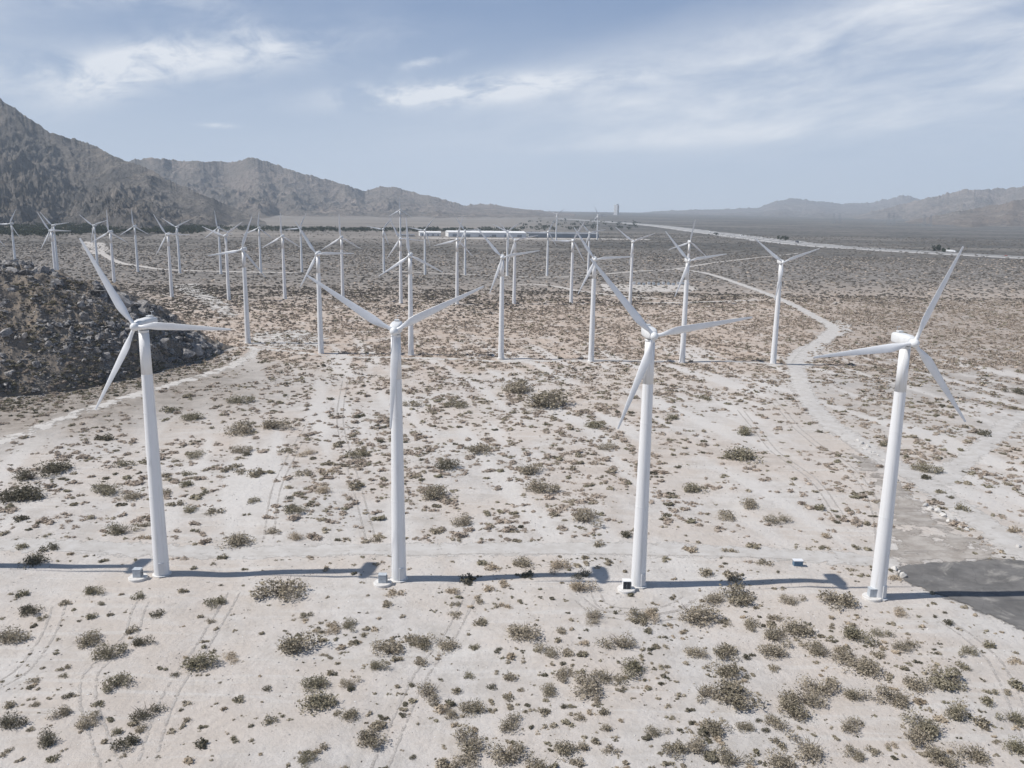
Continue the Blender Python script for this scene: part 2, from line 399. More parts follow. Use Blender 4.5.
def sheet(name, poly, step, material, lift):
    x0, y0 = poly.min(0)-3; x1, y1 = poly.max(0)+3
    xs = np.arange(x0, x1, step); ys = np.arange(y0, y1, step); X, Y = np.meshgrid(xs, ys, indexing='ij')
    # signed distance to the outline
    D = np.full(X.shape, 1e9)
    for i in range(len(poly)):
        a = poly[i]; b = poly[(i+1) % len(poly)]; ab = b-a
        t = np.clip(((X-a[0])*ab[0]+(Y-a[1])*ab[1])/(ab@ab), 0, 1)
        D = np.minimum(D, np.hypot(X-a[0]-t*ab[0], Y-a[1]-t*ab[1]))
    D = np.where(inpoly(poly, X, Y), D, -D)
    e = np.clip(.4+D/(7 if name == 'old_pavement' else 2.5), 0, 1)
    V = np.stack([X, Y, ground_z(X, Y)+lift*np.clip((D+1.2)/1.6, -.2, 1)], -1).reshape(-1, 3); F = grid_faces(*X.shape)
    keep = (D.ravel()[F].max(1) > -1.6); F = F[keep]
    u, inv = np.unique(F, return_inverse=True)
    me = np_mesh(name, V[u], inv.reshape(F.shape), material, True, {'edge': ('FLOAT', e.ravel()[u])})
    return tag(link(name, me), kind='structure')

# ------------------------------------------------------------------ GROUND: one sheet to the horizon
def axis(segs, grow, end):
    out = []
    for a, b, s in segs: out += list(np.arange(a, b, s))
    x = segs[-1][1]; st = segs[-1][2]
    while x < end: out.append(x); st *= grow; x += st
    out.append(end); return out
ys = axis([(45, 240, .9), (240, 420, 1.8)], 1.045, 18000); ys = np.array([-18000, -9000, -4000, -1200, -400, -120, -20, 10, 25, 36]+ys)
xp = axis([(0, 130, 1.0)], 1.04, 18000); xs_ = np.array([-v for v in xp[:0:-1]]+xp)
X, Y = np.meshgrid(xs_, ys, indexing='ij')
Z = ground_z(X, Y)
rr = np.hypot(X, Y); lat = X/np.maximum(Y, 30)
n1 = fbm(X/60, Y/60, 11, 4); n2 = fbm(X/140, Y/140, 21, 4)
pink = sst(Y+35*n1+np.abs(X+10)*-.10, 268, 325)*(1-sst(Y, 1500, 2500))
pink = np.maximum(pink, .5*sst(n1, .05, .35)*(1-sst(Y, 300, 340))*sst(Y, 130, 200))
greyz = sst(Y+60*n2-lat*120, 470, 760)
greyz = np.maximum(greyz, sst(lat, .27, .50)*sst(Y, 180, 280)*.42)
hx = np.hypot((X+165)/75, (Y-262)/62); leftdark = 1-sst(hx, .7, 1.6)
wash = sst(fbm((X+.30*Y)/9, (Y-.30*X)/75, 83, 3), .02, .30)*sst(Y, 100, 150)*(1-sst(Y, 330, 400))
zone = np.stack([pink*(1-.7*wash), greyz, leftdark, np.ones_like(X)], -1)
gm = bpy.data.materials.new('desert_sand'); gm.use_nodes = True; t = NT(gm.node_tree); gm.node_tree.nodes.clear()
pos = t.n('ShaderNodeNewGeometry').outputs['Position']
zn = t.n('ShaderNodeSeparateColor'); t.put(zn.inputs[0], t.n('ShaderNodeAttribute', attribute_name='zone').outputs['Color'])
big = t.noise(pos, .03, 6, .6); mid = t.noise(pos, .23, 7, .65); fine = t.noise(pos, 1.7, 6, .7)
col = t.mix(t.ramp(mid, .35, .68), c4((.55, .523, .495)), c4((.455, .425, .392)))
col = t.mix(t.m('MULTIPLY', t.ramp(big, .40, .60), .60), col, c4((.52, .455, .395)))
# driven and wind-swept streaks
mp = t.n('ShaderNodeMapping'); t.put(mp.inputs[0], pos); mp.inputs['Rotation'].default_value = (0, 0, 1.15); mp.inputs['Scale'].default_value = (.035, .55, 1)
col = t.mix(t.m('MULTIPLY', t.ramp(t.noise(mp.outputs[0], 1.0, 5, .6, .6), .50, .66), .5), col, c4((.57, .55, .52)))
col = t.mix(t.m('MULTIPLY', t.ramp(fine, .54, .72), .40), col, c4((.34, .30, .26)))
pk = t.mix(t.ramp(mid, .38, .62), c4((.50, .415, .345)), c4((.41, .345, .29)))
col = t.mix(t.m('MULTIPLY', zn.outputs[0], t.ramp(t.noise(pos, .08, 5, .6), .25, .55)), col, pk)
gr = t.mix(t.ramp(t.noise(pos, .11, 7, .7), .40, .60), c4((.29, .265, .24)), c4((.14, .133, .125)))
col = t.mix(zn.outputs[1], col, gr)
# beyond the modelled scrub the low brush is a mottle of its own
sp = t.n('ShaderNodeSeparateXYZ'); t.put(sp.inputs[0], pos)
far = t.ramp(sp.outputs[1], 850, 1500)
brush = t.mix(t.ramp(t.noise(pos, .045, 9, .75), .42, .56), c4((.16, .148, .134)), c4((.052, .054, .05)))
brush = t.mix(t.ramp(t.noise(pos, .0022, 5, .6), .50, .66), brush, c4((.15, .138, .122)))
mp2 = t.n('ShaderNodeMapping'); t.put(mp2.inputs[0], pos); mp2.inputs['Scale'].default_value = (.0006, .0035, 1)
brush = t.mix(t.m('MULTIPLY', t.ramp(t.noise(mp2.outputs[0], 1.0, 6, .65), .50, .60), .6), brush, c4((.24, .22, .195)))
col = t.mix(far, col, brush)
latn = t.m('DIVIDE', sp.outputs[0], t.m('MAXIMUM', sp.outputs[1], 1.0))
pl = t.m('MULTIPLY', t.ramp(t.m('MULTIPLY', latn, -1.0), -.12, .02), t.ramp(sp.outputs[1], 1250, 1700))
col = t.mix(t.m('MULTIPLY', pl, t.m('ADD', .35, t.m('MULTIPLY', t.ramp(t.noise(mp2.outputs[0], 2.0, 6, .65), .35, .55), .5))), col, c4((.27, .245, .22)))
col = t.mix(t.m('MULTIPLY', t.n('ShaderNodeAttribute', attribute_name='wash').outputs['Fac'], .7), col, c4((.585, .56, .53)))
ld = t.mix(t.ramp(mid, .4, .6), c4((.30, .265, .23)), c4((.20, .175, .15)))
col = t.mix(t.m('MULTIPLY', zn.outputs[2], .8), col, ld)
p = t.n('ShaderNodeBsdfPrincipled', i_Roughness=.95); p.inputs['Specular IOR Level'].default_value = .12; t.put(p.inputs['Base Color'], col)
hgt = t.m('ADD', t.m('MULTIPLY', t.noise(pos, .9, 7, .68), 1.0), t.m('MULTIPLY', t.noise(mp.outputs[0], 1.6, 4, .6), .8))
bn = t.n('ShaderNodeBump', i_Strength=.75, i_Distance=.40); t.put(bn.inputs['Height'], hgt); t.put(p.inputs['Normal'], bn)
o = t.n('ShaderNodeOutputMaterial'); t.put(o.inputs[0], p)
me = np_mesh('ground', np.stack([X, Y, Z], -1).reshape(-1, 3), grid_faces(*X.shape), gm, True, {'zone': ('FLOAT_COLOR', zone), 'wash': ('FLOAT', wash)})
tag(link('ground', me), kind='structure')

for i, (nm, P, wd, st) in enumerate(ROADS):
    ribbon(nm, P, wd, st, M['wash'] if i in (3, 1) else (M['dirt'] if i < 5 else M['dirtfar']), .05+.006*i+(.1 if i in (5, 6, 7, 8) else 0))
M['track'] = soft_ground('driven_sand', (.40, .37, .34), (.46, .43, .40), .8, edge=1.1, emul=.46, es=1.1, bump=.4)
def tracks(pts, gauge=1.7, n=2, wd=.42):
    L = densify(pxline(pts), 1.5); T = np.gradient(L, axis=0); T /= np.linalg.norm(T, axis=1)[:, None]+1e-9; N = np.stack([-T[:, 1], T[:, 0]], -1)
    for k in range(n): ribbon('wheel_track', (L+N*gauge*(k-(n-1)/2))[::3], wd, 1.0, M['track'], .035)
tracks([(118, 790), (100, 740), (88, 700), (95, 668), (128, 640), (138, 612), (150, 590)])
tracks([(60, 604), (48, 636), (20, 672), (-30, 700)])
tracks([(235, 590), (205, 640), (168, 700), (140, 790)])
tracks([(470, 596), (452, 630), (418, 680), (370, 790)])
tracks([(690, 596), (672, 606), (640, 611), (605, 606), (592, 596), (600, 586)]); tracks([(704, 598), (680, 612), (640, 618), (596, 611), (578, 598)])
tracks([(60, 548), (200, 552), (330, 553), (470, 552), (620, 553), (760, 556), (880, 560)])
tracks([(345, 380), (340, 420), (352, 470), (366, 520), (372, 546)]); tracks([(312, 420), (280, 480), (268, 540)])
tracks([(770, 398), (800, 430), (842, 462), (872, 500), (884, 556)]); tracks([(740, 410), (775, 450), (812, 480), (850, 530)])
tracks([(940, 620), (985, 650), (1010, 690), (1040, 760)]); tracks([(1060, 572), (1000, 537), (950, 503), (900, 475), (860, 450), (826, 423), (806, 395), (797, 370)])
sheet('asphalt_lot', ASPH, .8, M['asphalt'], .14)
sheet('old_pavement', OLDP, .8, M['oldpave'], .045)
sheet('dirt_turnaround', pxline([(800, 352), (812, 340), (826, 330), (822, 322), (836, 320), (852, 322), (852, 332), (836, 338), (826, 346), (818, 358), (812, 366), (790, 364)]), 1.5, M['dirt'], .13)
sheet('gravel_yard', pxline([(600, 284), (640, 285), (690, 285), (700, 289), (690, 292), (640, 292), (604, 291)]), 2.5, M['dirtfar'], .3)
sheet('sandy_clearing', pxline([(80, 241), (103, 243), (112, 250), (100, 255), (84, 253)]), 6, M['dirtfar'], .3)
sheet('sandy_clearing', pxline([(252, 332), (300, 329), (330, 338), (322, 349), (300, 351), (250, 345)]), 2, M['wash'], .12)
sheet('sandy_clearing', pxline([(170, 286), (196, 283), (206, 292), (230, 305), (238, 318), (222, 316), (196, 299)]), 2, M['wash'], .2)
# highway corridor
hl = pxline([(560, 221.5), (640, 226), (700, 231.5), (760, 239), (820, 245.5), (900, 250.8), (1024, 257.5), (1160, 263)])
ribbon('dirt_track', pxline([(415, 238), (470, 238.3), (540, 238.8), (600, 239), (650, 239.5)]), 60, 15, M['dirtfar'], .6, .3)
ribbon('highway_verge', hl, 95, 25, M['hwy'], .7, .25)
hwm = mat('highway_asphalt', (.23, .23, .235), .9, var=(.28, .28, .28), scale=.05)
for off in (-19, 19):
    P = densify(hl, 25); T = np.gradient(P, axis=0); T /= np.linalg.norm(T, axis=1)[:, None]; N = np.stack([-T[:, 1], T[:, 0]], -1)
    a = P+N*(off-6); b = P+N*(off+6)
    V = np.stack([np.stack([q[:, 0], q[:, 1], ground_z(q[:, 0], q[:, 1])+1.1], -1) for q in (a, b)], 1).reshape(-1, 3)
    tag(link('highway_lane', np_mesh('highway_lane', V, grid_faces(len(P), 2)[:, ::-1], hwm)), kind='structure')

# ------------------------------------------------------------------ MOUNTAINS
def px_dir(x, y):
    r = rays(x, y); return np.arctan2(r[..., 0], r[..., 1]), r[..., 2]/np.hypot(r[..., 0], r[..., 1])
def rock_mat(name, a, b, c, scale):
    m = bpy.data.materials.new(name); m.use_nodes = True; t = NT(m.node_tree); m.node_tree.nodes.clear()
    g = t.n('ShaderNodeNewGeometry'); pos = g.outputs['Position']
    col = t.mix(t.ramp(t.noise(pos, scale, 8, .66, .5), .36, .64), c4(a), c4(b))
    mp = t.n('ShaderNodeMapping'); t.put(mp.inputs[0], pos); mp.inputs['Rotation'].default_value = (0, .3, .5); mp.inputs['Scale'].default_value = (scale*2.2, scale*.7, scale*5)
    col = t.mix(t.m('MULTIPLY', t.ramp(t.noise(mp.outputs[0], 1., 7, .7, .8), .52, .66), .7), col, c4(c))
    sp = t.ramp(t.noise(pos, scale*14, 9, .85), .47, .60)          # brush dotted over the slopes
    col = t.mix(t.m('MULTIPLY', sp, .6), col, c4((.060, .064, .056)))
    p = t.n('ShaderNodeBsdfPrincipled', i_Roughness=.95); p.inputs['Specular IOR Level'].default_value = .1; t.put(p.inputs['Base Color'], col)
    bn = t.n('ShaderNodeBump', i_Strength=1.0, i_Distance=.16/scale); t.put(bn.inputs['Height'], t.noise(pos, scale*4, 11, .74)); t.put(p.inputs['Normal'], bn)
    o = t.n('ShaderNodeOutputMaterial'); t.put(o.inputs[0], p)
    return m
def mountain(name, sil, r0, rc, material, seed, na=420, nr=150, spur=.35, rough=.10, foot_var=.2, gul=1.0, fan=.14):
    """sil: skyline points in the photo; r0 / rc: distance of foot and crest (lists follow sil). True size and depth."""
    sil = np.array(sil, float); A, E = px_dir(sil[:, 0], sil[:, 1])
    A0, A1 = A.min(), A.max(); a = np.linspace(A0, A1, na)
    e = np.interp(a, A, E); ej = .0026*(ridged(a*55, a*0+.3, seed+70, 4, .6)-.5)+.0010*gn(a*600, a*0+.7, seed+71); foot = np.interp(a, A, np.broadcast_to(r0, A.shape)); crest = np.interp(a, A, np.broadcast_to(rc, A.shape))
    crest = crest*(1+.05*gn(a*26, a*0, seed+50)); foot = foot*(1+foot_var*(gn(a*16, a*0+.5, seed+60)+.5*gn(a*45, a*0+.5, seed+61)))
    foot = np.minimum(foot, crest*.93)
    tt = np.concatenate([np.linspace(0, 1, int(nr*.78)), np.linspace(1, 1.9, nr-int(nr*.78)+1)[1:]])
    Aa, T = np.meshgrid(a, tt, indexing='ij'); F = foot[:, None]; C = crest[:, None]
    Rr = F+(C-F)*T; X = Rr*np.sin(Aa); Y = Rr*np.cos(Aa)
    zf = ground_z(F*np.sin(Aa), F*np.cos(Aa)); zc = CH+C*(e[:, None]+ej[:, None]*np.exp(-((T-1)/.10)**2))
    up = np.clip(T, 0, 1)
    prof = fan*np.minimum(up/.25, 1)*.5+(1-fan*.5)*np.clip((up-.12)/.88, 0, 1)**1.15
    L = np.mean(crest)
    wx = X+L*.03*fbm(X/(L*.07), Y/(L*.07), seed+3, 3); wy = Y+L*.03*fbm(X/(L*.07), Y/(L*.07), seed+4, 3)
    ar = np.arctan2(wx, wy)*L; rr = np.hypot(wx, wy)
    rn = ridged(ar/(L*.085), rr/(L*.20), seed, 6, .52)
    rn2 = ridged(X/(L*.018), Y/(L*.030), seed+9, 5, .6)
    amp = (up*(1-up)*4)
    rn3 = ridged(X/(L*.0065), Y/(L*.009), seed+19, 4, .62)
    H = (zc-zf)*(prof*(1-spur*1.25*amp*(1-rn)*gul)+.15*amp*(rn2-.5)+.055*amp*(rn3-.5))
    H = H+(zc-zf)*rough*.3*(rn2-.45)*np.clip(up*4, 0, 1)*(.25+.75*(1-up))
    drop = np.clip(T-1, 0, 1)
    H = H*(1-sst(drop, 0, .95)*.95)
    Zm = zf+H-6*(T < .004)-25*(T > 1.85)
    edge = np.minimum(sst(np.arange(na), 0, 6), 1)[:, None]*0+1
    V = np.stack([X, Y, Zm*edge], -1).reshape(-1, 3)
    me = np_mesh(name, V, grid_faces(na, len(tt)), material, True)
    return tag(link(name, me), kind='structure')
mA = rock_mat('mountain_rock_near', (.27, .245, .222), (.16, .152, .145), (.40, .345, .295), .0035)
mB = rock_mat('mountain_rock_mid', (.34, .29, .255), (.22, .20, .18), (.46, .385, .33), .0022)
mC = rock_mat('mountain_rock_far', (.32, .285, .26), (.24, .22, .20), (.40, .36, .33), .0015)
mD = rock_mat('foothill_rock', (.27, .215, .175), (.19, .165, .145), (.40, .35, .30), .0035)
far_l = [(90, 175), (130, 160), (150, 157), (180, 160), (212, 161), (235, 161), (248, 157), (258, 158), (275, 164), (300, 172), (330, 180), (345, 184), (365, 191), (380, 186), (395, 187), (415, 192), (440, 198), (465, 205), (480, 203), (500, 205), (520, 208), (545, 211.0), (575, 213.2)]
mountain('mountain_range', far_l, [4300]*8+[4600]*5+[4800]*5+[5400]*5, [7000]*12+[7600]*6+[8300]*5, mB, 31, na=620, nr=190, spur=.42)
near_l = [(-260, 20), (-150, 55), (-60, 78), (-20, 90), (0, 99), (15, 108), (30, 118), (42, 127), (50, 132), (65, 136), (80, 140), (97, 147), (110, 154), (125, 160), (150, 168), (165, 178), (185, 186), (205, 195), (225, 203), (245, 212), (268, 224), (285, 231.5)]
mountain('mountain', near_l, [2150]*14+[2300]*4+[2500, 2700, 2900, 3000], [4300]*6+[4200]*6+[4000, 3900, 3800, 3700, 3600, 3550, 3500, 3450, 3400, 3350], mA, 12, na=560, nr=220, spur=.36)
far_r = [(610, 214), (640, 212.3), (660, 210.5), (700, 209), (730, 208.5), (760, 207), (775, 201), (795, 197.5), (812, 200), (840, 203), (870, 202), (888, 198), (903, 194.5), (920, 198), (950, 199), (1000, 197), (1100, 190), (1250, 180)]
mountain('mountain_range', far_r, 9800, 15500, mC, 77, na=480, nr=110, spur=.30)
mid_r = [(850, 217), (880, 209), (905, 203), (925, 198), (945, 193.5), (965, 189.5), (985, 188), (1000, 189), (1015, 187), (1030, 184), (1060, 183), (1120, 172), (1250, 150)]
mountain('mountain_range', mid_r, [8600]*3+[7600]*4+[7000]*6, 10400, mB, 91, na=420, nr=130, spur=.42)
foot_r = [(905, 221), (925, 217), (948, 213), (975, 208), (1000, 203.5), (1024, 198), (1060, 192), (1120, 184), (1250, 172)]
mountain('foothills', foot_r, [5600]*3+[5200]*6, 6900, mD, 55, na=320, nr=120, spur=.48)

# ------------------------------------------------------------------ ROCKY HILL on the left
hp = np.array([  # foot x,y  crest x,y  in the photo, distance of crest
 (-420, 490, 262, 285), (-200, 440, 260, 292), (-60, 412, 263, 297), (0, 398, 266, 300), (30, 395, 270, 303), (60, 392, 276, 305), (90, 387, 283, 308),
 (112, 383, 293, 311), (135, 378, 305, 313), (158, 371, 318, 316), (182, 364, 332, 320), (203, 358.5, 344, 326), (222, 353.5, 354, 333)], float)
footP = G(hp[:, 0], hp[:, 1]); cr = rays(hp[:, 0], hp[:, 2]); tcr = hp[:, 3]/cr[:, 1]
crestP = np.stack([cr[:, 0]*tcr, hp[:, 3], CH+cr[:, 2]*tcr], -1); crestP[:, 2] = np.maximum(crestP[:, 2], 0.3)
backP = crestP[:, :2]+np.array([6, 55.0])*(.25+crestP[:, 2:3]/30)
def hill_pt(s, v):
    """s 0..1 along the spur, v 0 foot .. 1 crest .. 2 back"""
    i = s*(len(hp)-1); k = np.clip(np.floor(i).astype(int), 0, len(hp)-2); f = (i-k)
    L = lambda A: A[k]*(1-f)[:, None]+A[k+1]*f[:, None]
    F, C, B = L(footP), L(crestP), L(backP)
    a = np.clip(v, 0, 1)[:, None]; b = np.clip(v-1, 0, 1)[:, None]
    xy = F*(1-a)+C[:, :2]*a; xy = xy*(1-b)+B*b
    z = C[:, 2]*(np.sin(np.clip(v, 0, 1)*np.pi/2)**.92)*np.cos(np.clip(v-1, 0, 1)*np.pi/2)
    e = np.clip(np.minimum(v*3, (2-v)*3), 0, 1)*np.clip(C[:, 2]/6, 0, 1)
    x_, y_ = xy[:, 0], xy[:, 1]
    z = z+e*(4.2*(ridged(x_/22, y_/18, 61, 4)-.5)+1.5*fbm(x_/6, y_/6, 62, 3)+1.0*(ridged(x_/3.5, y_/3.5, 63, 3)-.4))
    z = z-1.2*((v < .01) | (v > 1.98))+ground_z(x_, y_)*.9
    return np.stack([x_, y_, z], -1)
ns, nv = 420, 200
s_, v_ = np.meshgrid(np.linspace(0, 1, ns), np.linspace(0, 2, nv), indexing='ij')
hm = mat('hill_earth', (.26, .215, .17), .95, var=(.16, .14, .118), scale=.25, bump=.9, bscale=1.2)
tag(link('rocky_hill', np_mesh('rocky_hill', hill_pt(s_.ravel(), v_.ravel()), grid_faces(ns, nv), hm, True)), kind='structure')

rockm = bpy.data.materials.new('grey_rock'); rockm.use_nodes = True; t = NT(rockm.node_tree); rockm.node_tree.nodes.clear()
oi = t.n('ShaderNodeObjectInfo').outputs['Random']; at = t.n('ShaderNodeAttribute', attribute_name='tint').outputs['Fac']
f = t.m('FRACT', t.m('ADD', oi, at)); pos = t.n('ShaderNodeNewGeometry').outputs['Position']
col = t.mix(f, c4((.055, .055, .058)), c4((.27, .255, .245)))
col = t.mix(t.ramp(t.noise(pos, 1.1, 5, .6), .49, .63), col, c4((.42, .40, .375)))
p = t.n('ShaderNodeBsdfPrincipled', i_Roughness=.9); t.put(p.inputs['Base Color'], col)
bn = t.n('ShaderNodeBump', i_Strength=.7, i_Distance=.2); t.put(bn.inputs['Height'], t.noise(pos, 2.5, 6, .7)); t.put(p.inputs['Normal'], bn)
o = t.n('ShaderNodeOutputMaterial'); t.put(o.inputs[0], p); M['rock'] = rockm
M['palerock'] = mat('pale_rock', (.62, .60, .57), .9, var=(.48, .46, .43), scale=1.2)

def rock_arrays(seed, sub=2):
    bm = bmesh.new(); bmesh.ops.create_icosphere(bm, subdivisions=sub, radius=1); r = random.Random(seed)
    cuts = [(Vector((r.gauss(0, 1), r.gauss(0, 1), r.gauss(0, 1))).normalized(), r.uniform(.35, .75)) for _ in range(8)]
    sc = (r.uniform(.8, 1.2), r.uniform(.7, 1.1), r.uniform(.55, .95))
    for v in bm.verts:
        v.co *= r.uniform(.80, 1.12)
        for nrm_, d in cuts:
            k = v.co.dot(nrm_)
            if k > d: v.co -= nrm_*(k-d)
        v.co = Vector([v.co[i]*sc[i]*(1+r.uniform(-.04, .04)) for i in range(3)])
    V = np.array([v.co[:] for v in bm.verts]); F = np.array([[l.index for l in f.verts] for f in bm.faces]); bm.free(); return V, F
ROCK = [rock_arrays(i, 2) for i in range(8)]; ROCKL = [rock_arrays(i+20, 1) for i in range(6)]

# ------------------------------------------------------------------ plants: prototypes
def shrub_arrays(seed, n, leaf, flat=.62, lobes=5, spread=.55, core=True):
    """a bush as many small leaf-sized faces filling a few uneven lobes"""
    r = np.random.default_rng(seed)
    lc = np.stack([r.normal(0, spread*.62, lobes), r.normal(0, spread*.62, lobes), r.uniform(.12, .40, lobes)], -1)
    lr = r.uniform(.28, .55, lobes); k = r.integers(0, lobes, n)
    d = r.normal(0, 1, (n, 3)); d /= np.linalg.norm(d, axis=1)[:, None]
    rad = lr[k]*(r.uniform(.25, 1.0, n)**.45)*(1+.18*r.normal(0, 1, n))
    c = lc[k]+d*rad[:, None]; c[:, 2] = np.abs(c[:, 2])*flat/.62*.95+.01
    q = r.normal(0, 1, (n, 3))+d*.7; q /= np.linalg.norm(q, axis=1)[:, None]
    u = np.cross(q, r.normal(0, 1, (n, 3))); u /= np.linalg.norm(u, axis=1)[:, None]+1e-9; v = np.cross(q, u)
    sz = leaf*r.uniform(.5, 1.25, n)[:, None]; a = sz*u; b = sz*v*r.uniform(.35, .8, n)[:, None]
    V = np.stack([c-a, c-b*.9, c+a, c+b], 1).reshape(-1, 3); V[:, 2] = np.maximum(V[:, 2], -.02)
    F = np.arange(4*n).reshape(n, 4)
    if core:
        m = lobes
        for j in range(m):
            bmv = []; 
            for zz, rr_ in ((-.05, .9), (.35, .95), (.75, .55)):
                for kk in range(6):
                    aa = kk*np.pi/3+j; jj = r.uniform(.75, 1.1)
                    bmv.append([lc[j, 0]+lr[j]*.72*rr_*jj*np.cos(aa), lc[j, 1]+lr[j]*.72*rr_*jj*np.sin(aa), max(0, (lc[j, 2]+lr[j]*.72*(zz*1.5-.5))*flat/.62)])
            base = len(V); V = np.vstack([V, np.array(bmv)])
            ff = []
            for ring in range(2):
                for kk in range(6): ff.append([base+ring*6+kk, base+ring*6+(kk+1) % 6, base+ring*6+6+(kk+1) % 6, base+ring*6+6+kk])
            ff += [[base+12, base+13, base+14, base+15], [base+15, base+16, base+17, base+12]]
            F = np.vstack([F, np.array(ff)])
    s = np.percentile(np.hypot(V[:, 0], V[:, 1]), 93); V = V*np.array([1/s, 1/s, 1/s]); return V, F
BIG = [shrub_arrays(100+i, 1150, .060, .58+.05*(i % 3), 6+i % 4, .46+.06*(i % 3), core=False) for i in range(7)]
MED = [shrub_arrays(200+i, 330, .105, .50, 4+i % 3, .42+.07*(i % 3), core=False) for i in range(7)]
SML = [shrub_arrays(300+i, 120, .14, .50, 3) for i in range(8)]
LO1 = [shrub_arrays(400+i, 22, .36, .45, 3, core=False) for i in range(8)]
def blob_arrays(seed):
    r = np.random.default_rng(seed); V = []
    for zz, rr_ in ((0, 1.0), (.45, .8)):
        for kk in range(5): V.append([rr_*r.uniform(.6, 1.15)*math.cos(kk*1.2566), rr_*r.uniform(.6, 1.15)*math.sin(kk*1.2566), zz*r.uniform(.6, 1.3)])
    V.append([0, 0, .65]); F = [[k, (k+1) % 5, 5+(k+1) % 5, 5+k] for k in range(5)]+[[5, 6, 7, 10], [7, 8, 9, 10], [9, 5, 10, 10]]
    F = [f for f in F if len(set(f)) == 4]+[]
    return np.array(V), np.array(F)
LO2 = [blob_arrays(i) for i in range(8)]
def merged(name, protos, x, y, z, sx, sy, sz, rot, mat_, matidx=None, seed=0):
    n = len(x); pk = np.random.default_rng(seed).integers(0, len(protos), n); tint = np.random.default_rng(seed+1).random(n)
    Vs, Fs, Ts, Ms = [], [], [], []; base = 0
    for j, (V, F) in enumerate(protos):
        k = np.where(pk == j)[0]
        if not len(k): continue
        c, s = np.cos(rot[k])[:, None], np.sin(rot[k])[:, None]
        vx, vy = V[:, 0][None]*sx[k][:, None], V[:, 1][None]*sy[k][:, None]
        P = np.stack([vx*c-vy*s+x[k][:, None], vx*s+vy*c+y[k][:, None], V[:, 2][None]*sz[k][:, None]+z[k][:, None]], -1)
        Vs.append(P.reshape(-1, 3)); Fs.append((F[None]+(np.arange(len(k))*len(V))[:, None, None]+base).reshape(-1, F.shape[1])); base += len(k)*len(V)
        Ts.append(np.repeat(tint[k], len(V)))
        if matidx is not None: Ms.append(np.repeat(matidx[k], len(F)))
    me = np_mesh(name, np.vstack(Vs), np.vstack(Fs), mat_, False, {'tint': ('FLOAT', np.concatenate(Ts))}, np.concatenate(Ms) if Ms else None)
    return me

# catalogue of the bushes the photo shows: zoom-tile offset, scale, then (x, y, width, kind) in that tile
TA = (0, 560, 3.01, """843,78,130,b;885,245,125,b;958,370,75,g;962,415,100,g;590,295,95,g;700,280,60,t;643,118,55,g;635,178,28,b;470,160,45,d;415,110,42,g;275,92,58,g;268,172,40,g;235,183,20,d;312,133,26,g;197,123,45,b;68,103,36,g;90,152,60,d;128,174,30,g;35,222,88,b;255,240,80,b;328,275,80,g;393,214,45,b;420,245,55,d;352,370,78,g;432,458,88,d;528,343,28,d;478,322,20,d;805,386,30,d;708,418,44,g;810,482,46,g;208,405,40,d;272,487,62,b;303,432,42,g;362,520,40,g;428,515,42,b;372,555,70,d;145,548,70,d;35,490,75,d;85,518,30,b;150,600,48,g;22,443,45,b;192,463,60,b;110,440,35,b;558,486,26,b;545,455,20,d;610,558,40,d;703,542,36,g;915,608,70,g;962,575,50,b;1000,195,56,t;1013,465,30,b;920,160,36,g;945,205,28,t;665,365,20,b;642,268,24,g;550,90,26,b;665,70,18,d;735,73,16,g;980,278,26,b;990,340,30,b;190,325,34,b;190,348,26,g;130,322,22,b;10,360,22,g;372,595,24,b;105,360,36,b;18,580,40,b;8,172,20,g""")
TB = (340, 560, 3.01, """25,190,60,g;165,97,50,t;140,132,30,b;150,258,92,b;108,313,62,g;232,303,48,b;35,367,62,b;320,248,60,b;255,235,70,b;215,225,50,b;548,205,100,b;430,185,50,b;475,267,30,d;403,260,36,g;413,115,35,b;345,157,40,b;350,127,30,b;328,88,50,t;270,388,80,b;390,342,34,g;458,375,34,d;500,347,50,b;495,410,44,b;328,452,55,b;408,445,70,b;285,430,30,b;357,387,35,b;25,463,55,b;110,495,45,b;90,540,80,b;188,462,24,d;132,472,24,d;218,583,28,d;385,545,130,b;505,490,85,b;505,580,95,b;375,605,70,b;315,610,50,b;672,572,62,b;738,570,48,b;620,395,60,b;625,455,46,b;668,445,28,d;697,442,24,g;720,478,40,b;745,380,100,b;675,345,60,b;800,345,95,b;882,320,90,g;845,243,100,b;625,275,70,b;680,285,40,b;726,277,34,b;768,163,75,b;718,74,80,t;733,42,60,d;895,158,60,b;935,155,60,t;895,180,50,b;675,215,40,b;735,243,36,t;808,517,42,b;785,465,40,b;955,528,60,b;1000,580,70,b;715,612,40,b;815,580,50,b;562,44,38,d;387,52,48,d;455,17,50,t;550,8,60,b;650,15,80,t;440,82,44,t;490,65,45,t;500,130,40,t;843,398,26,d;770,552,28,b;560,455,26,b;538,388,30,b;600,622,70,b""")
